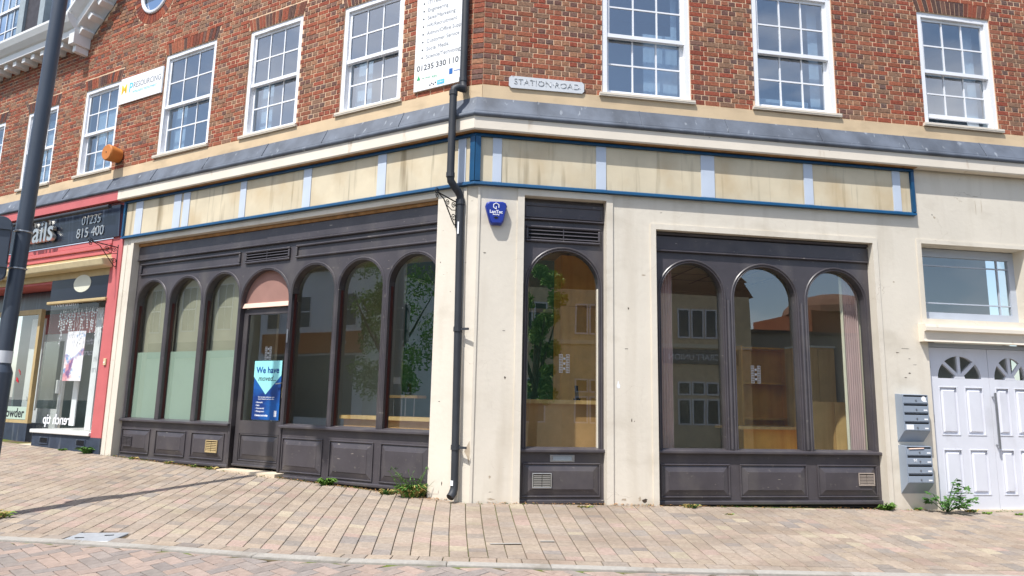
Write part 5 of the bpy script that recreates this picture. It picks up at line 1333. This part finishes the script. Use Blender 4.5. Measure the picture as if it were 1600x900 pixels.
# salon poster: abstract watercolour
M_wc = pm('watercolour_print', lin(244, 240, 246), .5, .05, 3, 0, dirt=[(lin(70, 150, 215), .95, (4, 4, 6), .54, .62), (lin(238, 140, 150), .8, (3, 3, 4), .55, .66), (lin(110, 70, 140), .9, (5, 5, 5), .62, .68)])
t = thing('watercolour_poster', FL(9.0, .2, 1.74), 'pastel watercolour poster hanging in the nail salon bay window', 'poster')
mb = MB(fr); mb.box(8.70, 9.30, .2, .206, 1.74, 2.68); mb.build('print', M_wc, t)
mb = MB(fr)
for uu in (8.75, 9.25): mb.tube([(uu, .203, 2.68), (uu, .2, 3.18)], .003, 4)
mb.build('hanging_wire', M_iron, t)
t = thing('door_intercom', FL(7.6, -.03, 2.0), 'small cream bell push on the pink pilaster', 'bell push')
mb = MB(fr); mb.box(7.57, 7.64, -.045, -.0205, 2.01, 2.13); o = mb.build('case', M_awn, t); bev(o, .006)
mb = MB(fr); mb.disc(fr(7.605, -.0455, 2.06), N, .014, .004, 8); mb.build('button', M_inkw, t)

# ================================================================== lamp post
t = thing('lamp_post', (-5.24, -.02, gz(-5.24, -.02)), 'dark grey lamp post in the foreground at the left of the photo', 'lamp post')
bx_, by_ = -5.25, -.02; g0 = gz(bx_, by_)
lean = lambda z: (bx_+.016*(z-1.5), by_+.006*(z-1.5), z)
mb = MB(); mb.tube([lean(g0-.1), lean(1.72)], .112, 20); mb.tube([lean(1.72), lean(1.80)], [.112, .084], 20); mb.build('base_column', M_post, t, smooth=True)
mb = MB(); mb.tube([lean(1.78), lean(8.2)], [.084, .074], 20); mb.build('shaft', M_post, t, smooth=True)
mb = MB(); mb.tube([lean(1.825), lean(1.96)], .087, 20); mb.build('white_band', M_signw, t, smooth=True)
mb = MB(); mb.tube([lean(8.19), (bx_+.13, by_-.2, 8.5), (bx_+.2, by_-1.0, 8.6)], .04, 10); mb.build('arm', M_post, t, smooth=True)
mb = MB(); mb.box(bx_+.1, bx_+.3, by_-1.6, by_-1.0, 8.55, 8.68); o = mb.build('lamp_head', M_post, t); bev(o, .04)
t = thing('sign_plate', (-5.45, -.14, 2.75), 'back of a grey rounded sign plate strapped to the lamp post', 'road sign')
FS = lambda u, r, z: Vector((-5.42, -.13, 0))+Vector((.94, .34, 0))*u+Vector((-.34, .94, 0))*r+Vector((0, 0, z))
mb = MB(FS); 
def rrect(u0, u1, z0, z1, rad, n=5):
    P = []
    for cx, cz, s in ((u1-rad, z1-rad, 0), (u0+rad, z1-rad, 1), (u0+rad, z0+rad, 2), (u1-rad, z0+rad, 3)):
        for k in range(n+1):
            th = math.pi/2*(s+k/n); P.append((cx+rad*math.cos(th), cz+rad*math.sin(th)))
    return P
mb.prism(rrect(-.42, .13, 2.72, 3.46, .09), -.10, .0); o = mb.build('plate', M_post, t); bev(o, .006)
for z in (2.90, 3.33):
    P = lean(z); mb = MB(); mb.tube([(P[0]+.086*math.cos(k*.3142), P[1]+.086*math.sin(k*.3142), z-.0+.0*k) for k in range(21)], .011, 6, cap=False); mb.build('strap', M_metal, t, smooth=True)
    mb = MB(FS); mb.box(-.32, .14, -.12, -.101, z-.02, z+.02); mb.build('rail', M_post, t)

# ================================================================== weeds, grass and litter along the walls
def weed(name, x, y, n, hgt, wid, label, mats, group='weeds along the foot of the walls', cat='weed', broad=1.0, stem=False):
    t = thing(name, (x, y, gz(x, y)), label, cat, group)
    for mi, mt in enumerate(mats):
        mb = MB()
        for i in range(n//len(mats)):
            th = R.uniform(0, 2*math.pi); out = R.uniform(.15, 1)*wid; L = hgt*R.uniform(.45, 1.1); lean_ = R.uniform(.2, .9)
            bx0 = Vector((x+out*.45*math.cos(th)*R.random(), y-abs(out*.25*math.sin(th)), 0)); bx0.z = gz(bx0.x, bx0.y)-.01
            d = Vector((math.cos(th)*lean_, -abs(math.sin(th))*lean_*.7, 1)).normalized()
            sidev = d.cross(Vector((math.cos(th+.7), math.sin(th+.7), .2))).normalized()*(.011*broad*R.uniform(.6, 1.3))
            bend = Vector((math.cos(th), -abs(math.sin(th))*.6, -.7))*L*.45
            P = [bx0, bx0+d*L*.45, bx0+d*L*.75+bend*.35, bx0+d*L*.85+bend*.9]
            if stem: P = [bx0+d*L*.5, bx0+d*L*.6+bend*.08, bx0+d*L*.72+bend*.25, bx0+d*L*.75+bend*.45]
            W = [.5, 1.15, .9, .12]
            if stem: mb.tube([tuple(bx0), tuple(bx0+d*L*.28), tuple(P[0])], .0035, 4)
            vs = []
            for p, w_ in zip(P, W): vs.append((mb.bm.verts.new(p-sidev*w_), mb.bm.verts.new(p+sidev*w_)))
            for a, b in zip(vs, vs[1:]): mb.face([a[0], a[1], b[1], b[0]])
        mb.build('leaves' if mi == 0 else 'dry_stems', mt, t, normals=False)
    return t
def onL(u, out): p = FL(u, -out, 0); return p.x, p.y
x, y = onL(2.22, .03); weed('dandelion', x, y, 60, .17, .22, 'leafy green dandelion clump at the foot of the dark shopfront right of the doorstep', [M_leaf], broad=2.0)
x, y = onL(.78, .03); weed('weed_clump', x, y, 190, .26, .36, 'large straggly weed clump with dry stems at the cream corner pier', [M_leaf2, M_leaf, M_straw], broad=1.3)
x0_, y0_ = onL(.74, .10); ms = MB(); ml2 = MB(); ck = bpy.data.objects['weed_clump']
for k in range(26):
    h_ = R.uniform(.12, .40); dx, dy = R.gauss(0, .16), R.gauss(-.05, .07); b0 = Vector((x0_+R.gauss(0, .09), y0_+R.gauss(0, .03), gz(x0_, y0_)))
    P = [b0, b0+Vector((dx*.4, dy*.4, h_*.55)), b0+Vector((dx, dy, h_))]; ms.tube([tuple(p) for p in P], [.004, .003, .0015], 4)
    for q in range(7):
        f = R.uniform(.25, 1); p = P[0].lerp(P[1], f*2) if f < .5 else P[1].lerp(P[2], f*2-1); d = Vector((R.gauss(0, 1), R.gauss(-.3, 1), R.gauss(.3, .5))).normalized()*R.uniform(.03, .065); sv = d.cross(Vector((0, .3, 1))).normalized()*R.uniform(.006, .013)
        ml2.face([ml2.bm.verts.new(v_) for v_ in (p, p+d*.5-sv, p+d, p+d*.5+sv)])
ms.build('stems', M_leaf, ck); ml2.build('stem_leaves', M_leaf2, ck, normals=False)
x, y = onL(1.15, .05); weed('weed_clump', x, y, 70, .12, .35, 'low weed patch just left of the large straggly clump', [M_leaf2, M_straw], broad=1.0)
t = thing('leafy_weed', (6.5, -.04, gz(6.5, -.04)), 'tall leafy weed with dark green lobed leaves beside the double door', 'weed', 'weeds along the foot of the walls')
def lobed(mb, c, d, up, s):
    side = d.cross(up).normalized()
    for k, a in enumerate((-1.9, -.95, 0, .95, 1.9)):
        dd = (d*math.cos(a)+side*math.sin(a)).normalized(); sd_ = up.cross(dd).normalized(); L = s*(1 if k == 2 else .85)
        p = [c, c+dd*L*.5+sd_*L*.34+up*L*.06, c+dd*L-up*L*.12, c+dd*L*.5-sd_*L*.34+up*L*.06]
        mb.face([mb.bm.verts.new(q) for q in p])
ms, ml_ = MB(), MB(); g0_ = gz(6.5, -.04)
for k, (dx, dy, h_) in enumerate(((-.30, -.10, .27), (-.16, -.16, .16), (.0, -.12, .30), (.10, -.14, .36), (.22, -.10, .28), (.05, -.24, .12), (.26, -.16, .16), (-.05, -.2, .22), (-.36, -.06, .20), (.14, -.06, .46), (.18, -.2, .2), (-.2, -.2, .12), (.02, -.26, .1))):
    P = [Vector((6.5+dx*.1, -.05+dy*.2, g0_)), Vector((6.5+dx*.5, -.05+dy*.6, g0_+h_*.5)), Vector((6.5+dx*.85, -.05+dy, g0_+h_*.86)), Vector((6.5+dx*1.1, -.05+dy*1.2, g0_+h_*.95))]
    ms.tube([tuple(p) for p in P], [.006, .005, .004, .002], 5)
    for m_ in range(7):
        f = R.uniform(.3, 1); q = P[1].lerp(P[2], (f-.3)/.5) if f < .8 else P[2].lerp(P[3], (f-.8)/.2)
        d = Vector((R.gauss(dx*2, .7), R.gauss(-.5, .5), R.uniform(-.3, .3))).normalized(); up = Vector((R.gauss(0, .3), R.gauss(-.35, .3), 1)).normalized()
        up = (up-d*up.dot(d)).normalized(); e = q+d*R.uniform(.03, .07)
        ms.tube([tuple(q), tuple(e)], .0025, 4); lobed(ml_, e, d, up, R.uniform(.04, .07))
ms.build('stems', M_leaf2, t); ml_.build('leaves', M_leaf2, t, normals=False)
weed('weed_clump', 6.85, -.06, 40, .08, .3, 'low dull weed at the threshold of the double door', [M_leaf2, M_straw])
weed('weed_clump', 5.62, -.03, 70, .16, .18, 'bright green weed clump at the right end of the triple window plinth', [M_leaf], broad=1.8)
weed('weed_clump', 6.10, -.03, 24, .09, .1, 'tiny weed under the lower letterboxes', [M_leaf])
weed('weed_clump', 7.0, -.16, 30, .06, .2, 'thin grass sprig on the paving in front of the left door leaf', [M_grass])
weed('weed_clump', 7.45, -.22, 30, .06, .16, 'thin grass sprig on the paving at the right edge of the photo', [M_grass])
weed('weed_clump', 2.85, -.06, 50, .10, .3, 'pale weed patch at the left end of the triple window plinth', [M_leaf2, M_straw])
weed('weed_clump', 3.2, -.42, 60, .035, .16, 'flat pale weed growing out of the paving before the triple window', [M_straw, M_leaf2])
weed('weed_clump', 1.45, -.14, 36, .05, .2, 'low green weed in the joints before the narrow window', [M_leaf, M_straw])
x, y = onL(7.78, .05); weed('leafy_weed', x, y, 26, .20, .16, 'small round-leaved weed in front of the navy stall riser', [M_leaf2], broad=3.4)
x, y = onL(8.5, .06); weed('weed_clump', x, y, 40, .07, .22, 'small grass tuft at the foot of the navy stall riser', [M_leaf])
for u_, lb in ((6.5, 'grass sprig under the left panel of the long shopfront'), (5.6, 'grass sprig under the middle panel left of the door'), (5.0, 'yellow green sprig below the gold air grille'), (4.62, 'sprig beside the doorstep corner')):
    x, y = onL(u_, .02); weed('weed_clump', x, y, 26, .09, .14, lb, [M_leaf, M_straw])
gt = weed('grass_tuft', -5.22, .02, 420, .16, .55, 'tuft of yellow green grass growing round the base of the lamp post', [M_grass, M_straw], group=None, cat='grass')
# fallen leaves and grit along the wall foot
mb = MB()
def flake(x, y, s):
    th = R.uniform(0, 6.28); z = gz(x, y)+.004+R.uniform(0, .012)
    P = [(x+s*math.cos(th+k*2.1)*R.uniform(.5, 1), y+s*math.sin(th+k*2.1)*R.uniform(.5, 1), z+R.uniform(0, .008)) for k in range(3)]
    mb.quad(*P)
for i in range(1500):
    if R.random() < .55:
        u_ = R.uniform(.6, 7.1); x, y = onL(u_, abs(R.gauss(0, .05)))
    else: x, y = R.choice((R.uniform(.1, 2.4), R.uniform(1.7, 6.4))), -abs(R.gauss(0, .06))
    flake(x, y, R.uniform(.006, .018))
for i in range(120): x, y = onL(R.gauss(.42, .14), abs(R.gauss(.05, .06))); flake(x, y, R.uniform(.006, .02))
SPR = MB()
db = mb.build('leaf_litter', M_debris, normals=False, kind='stuff'); db['label'] = 'brown leaf litter and grit along the foot of the walls'; db['category'] = 'litter'
def sprout(x, y, h, n):
    for k in range(n):
        th = R.uniform(0, 6.28); L = h*R.uniform(.4, 1.1); d = Vector((math.cos(th)*.7, math.sin(th)*.7-.2, 1)).normalized(); b = Vector((x+R.gauss(0, h*.4), y+R.gauss(0, .01), 0)); b.z = gz(b.x, b.y)-.006
        sv = d.cross(Vector((math.sin(th), .3, 1))).normalized()*R.uniform(.003, .007); m_ = b+d*L*.6; e = m_+Vector((d.x, d.y, -.1))*L*.6
        SPR.face([SPR.bm.verts.new(q) for q in (b-sv*.5, m_-sv, e, m_+sv)])
for i in range(70):
    x, y = onL(R.uniform(.6, 7.4), R.uniform(.0, .05)); sprout(x, y, R.uniform(.02, .07), R.randrange(4, 10))
for i in range(60): sprout(R.uniform(.1, 7.8), -R.uniform(.0, .06), R.uniform(.015, .055), R.randrange(4, 9))
for i in range(420):      # moss and sprouts in the joints
    b = PW*R.randrange(-40, 40); a = R.uniform(-2.6, 3); p = evec*b+dvec*a
    if p.y < a_wall(b)-.1 and p.y > yk(p.x)+.3 and (p.y < 0 or N.x*p.x+N.y*p.y > 0) and (abs(p.x) < 1.6 or R.random() < .3): sprout(p.x, p.y, .012, 4)
sp = SPR.build('small_sprouts', M_leaf, normals=False, kind='stuff'); sp['label'] = 'tiny green sprouts and moss in paving joints and along the wall foot'; sp['category'] = 'weeds'


# ================================================================== the other side of the street (seen in the glass)
FO = lambda u, r, z: Vector((u, -18-r, z))       # pub front faces +Y
FOt = (FO, Vector((-1, 0, 0)), Vector((0, 1, 0)), math.pi)
pub = thing('stone_pub', (9, -20, -.1), 'brown stone pub with white casement windows reflected in the right-hand shop windows', 'building')
mb = MB(FO); mb.box(2.6, 13.8, 0, 7, -.3, 3.9); mb.build('lower_wall', M_pubs, pub)
mb = MB(FO); mb.box(2.6, 13.8, -.05, 7, 3.9, 4.05); mb.build('band', M_creamb, pub)
mb = MB(FO); mb.box(2.6, 13.8, 0, 7, 4.05, 6.1); mb.build('upper_wall', M_pubs, pub)
mb = MB(FO); mb.prism([(2.4, 6.1), (14.0, 6.1), (13.6, 6.7), (13.75, 6.75), (13.0, 7.3), (12.2, 8.6), (3.2, 8.6)], .0, 6.5); mb.build('roof', M_roof, pub)
mb = MB(FO); mb.box(9.9, 13.2, -.04, -.001, 3.25, 3.85); mb.build('sign_band', M_pubd, pub)
text('CRAFT UNION', 'lettering', 'R', 11.25, -.045, 3.52, .34, M_inkw, pub, fn=FOt)
for x0 in (3.9, 6.2, 8.4, 10.55):
    for k in range(3):
        xx = x0+k*.6
        if x0 < 10 and k == 2: continue
        simple_win(xx, xx+.55, 4.27, 5.5, -.03, 1, 1, pub, fr=FO, gm=M_pane_d, back=None)
        simple_win(xx, xx+.55, .75, 1.8, -.03, 1, 1, pub, fr=FO, gm=M_pane_d, back=None)
        simple_win(xx, xx+.55, 1.95, 2.5, -.03, 1, 1, pub, fr=FO, gm=M_pane_d, back=None)
t = thing('low_brick_range', (16.5, -20, 0), 'low dark brick range beyond the pub seen in the shop glass', 'building')
mb = MB(FO); mb.box(13.9, 30, 1, 8, -.3, 4.7); mb.build('wall', M_pubd, t)
mb = MB(FO); mb.box(13.9, 30, .9, 8.1, 4.7, 4.85); mb.build('coping', M_slate, t)
t = thing('brick_tower_house', (20, -26, 0), 'brown brick house with a rounded roof seen in the right arch glass', 'building')
mb = MB(FO); mb.box(20.5, 26, 6, 12, -.3, 6.6); mb.build('wall', M_pubb, t)
mb = MB(FO)
c = FO(23, 8, 6.6); 
for k in range(5):
    a0_, a1_ = k*math.pi/10, (k+1)*math.pi/10
    for j in range(16):
        t0, t1 = 2*math.pi*j/16, 2*math.pi*(j+1)/16
        q = [(c.x+2.6*math.cos(aa)*math.cos(tt), c.y+2.6*math.cos(aa)*math.sin(tt), c.z+1.2*math.sin(aa)) for aa, tt in ((a0_, t0), (a0_, t1), (a1_, t1), (a1_, t0))]
        f = [mb.bm.verts.new(p) for p in q]; mb.face(f)
mb.build('rounded_roof', M_roof, t)
# buildings opposite the left wall
DN = 15
FOL = lambda u, r, z: T*u+N*(DN+r)+Vector((0, 0, z))
FOLt = (FOL, T, MI, 0)
t = thing('grey_rendered_house', tuple(FOL(17.5, 0, 0)), 'pale grey rendered house with orange shop board reflected in the left-hand glass', 'building')
mb = MB(FOL); mb.box(15, 21.5, 0, 8, -.3, 7.2); mb.build('wall', M_greyr, t)
mb = MB(FOL); mb.prism([(14.8, 7.2), (21.7, 7.2), (21.2, 9.2), (15.3, 9.2)], -.3, 8); mb.build('roof', M_slate, t)
for a in (15.6, 18.3, 20.2): simple_win(a, a+.85, 4.6, 6.1, -.03, 1, 2, t, fr=FOL, gm=M_pane_d, back=None)
mb = MB(FOL); mb.box(15.2, 21.2, -.12, -.001, 3.5, 4.4); mb.build('shop_board', M_orangeb, t)
mb = MB(FOL); mb.box(15.6, 20.8, -.02, -.001, .7, 3.4); mb.build('shop_window', M_pane_d, t)
mb = MB(FOL); mb.prism([(16.3+.3*math.cos(math.radians(60*k)), 3.95+.3*math.sin(math.radians(60*k))) for k in range(6)], -.14, -.1205); mb.build('badge', M_inkw, t)
t = thing('hanging_board', tuple(FOL(14.3, 0, 6)), 'grey board with dark capitals on the house edge in the left glass', 'sign')
mb = MB(FOL); mb.box(13.9, 14.95, -.05, .3, 5.5, 7.4); mb.build('board', M_greyr, t)
text('DS', 'lettering', 'R', 14.4, -.055, 5.85, .45, M_ink, t, fn=FOLt)
t = thing('cream_house', tuple(FOL(27, 0, 0)), 'cream house with tall windows reflected in the frosted arched panes', 'building')
mb = MB(FOL); mb.box(22, 34, 0, 8, -.3, 8.0); mb.build('wall', M_creamb, t)
mb = MB(FOL); mb.box(21.8, 34.2, -.35, 8.2, 8.0, 8.3); mb.build('cornice', M_white2, t)
for a in (23.5, 26.2, 29.0, 31.5): simple_win(a, a+1.1, 4.7, 7.0, -.03, 2, 2, t, fr=FOL, gm=M_pane_d, back=None)
mb = MB(FOL); mb.box(22.3, 33.5, -.1, -.001, 3.4, 4.2); mb.build('shop_board', M_pubd, t)
def tree(name, x, y, h, rad, label, n=2600, lo=1.6):
    t = thing(name, (x, y, gz(x, y)), label, 'tree', 'trees across the street'); g = gz(x, y)
    mb = MB(); mb.tube([(x, y, g-.1), (x+.05, y, g+h*.3), (x+.1, y+.05, g+h*.6)], [.17, .13, .06], 9)
    for k in range(5):
        th = k*1.3; mb.tube([(x+.05, y, g+h*.32), (x+rad*.4*math.cos(th), y+rad*.4*math.sin(th), g+h*.5), (x+rad*.7*math.cos(th), y+rad*.7*math.sin(th), g+h*.66)], [.07, .045, .015], 6)
    mb.build('trunk', M_bark, t, smooth=True)
    mb = MB(); clumps = []
    for k in range(26):
        th = R.uniform(0, 6.28); f = R.random()**.5; zz = R.uniform(0, 1)
        rr = rad*(.35+.65*math.sin(math.pi*min(1, zz*.85+.12)))*f
        clumps.append((Vector((x+rr*math.cos(th), y+rr*math.sin(th), g+lo+(h-lo)*zz)), R.uniform(.35, .6)*rad*.55))
    for i in range(n):
        c, s = R.choice(clumps); d = Vector((R.gauss(0, 1), R.gauss(0, 1), R.gauss(0, .8))).normalized()*s*R.uniform(.5, 1.05)
        p = c+d; a = Vector((R.gauss(0, 1), R.gauss(0, 1), R.gauss(0, 1))).normalized(); b = a.orthogonal().normalized()
        L = R.uniform(.05, .095); f = [mb.bm.verts.new(q) for q in (p-a*L, p+b*L*.5, p+a*L, p-b*L*.5)]; mb.face(f)
    mb.build('crown', M_tleaf, t, normals=False)
tree('street_tree', 3.55, -13.2, 6.6, 1.05, 'broadleaf tree mirrored in the narrow arched window', 6500)
p = FOL(12.6, -1.5, 0); tree('street_tree', p.x, p.y, 8.0, 2.3, 'broadleaf tree mirrored in the arch nearest the downpipe', 9000)
p = FOL(10.0, 1.5, 0); tree('street_tree', p.x, p.y, 7.5, 2.4, 'broadleaf tree behind the other one in the left-hand glass', 7000)
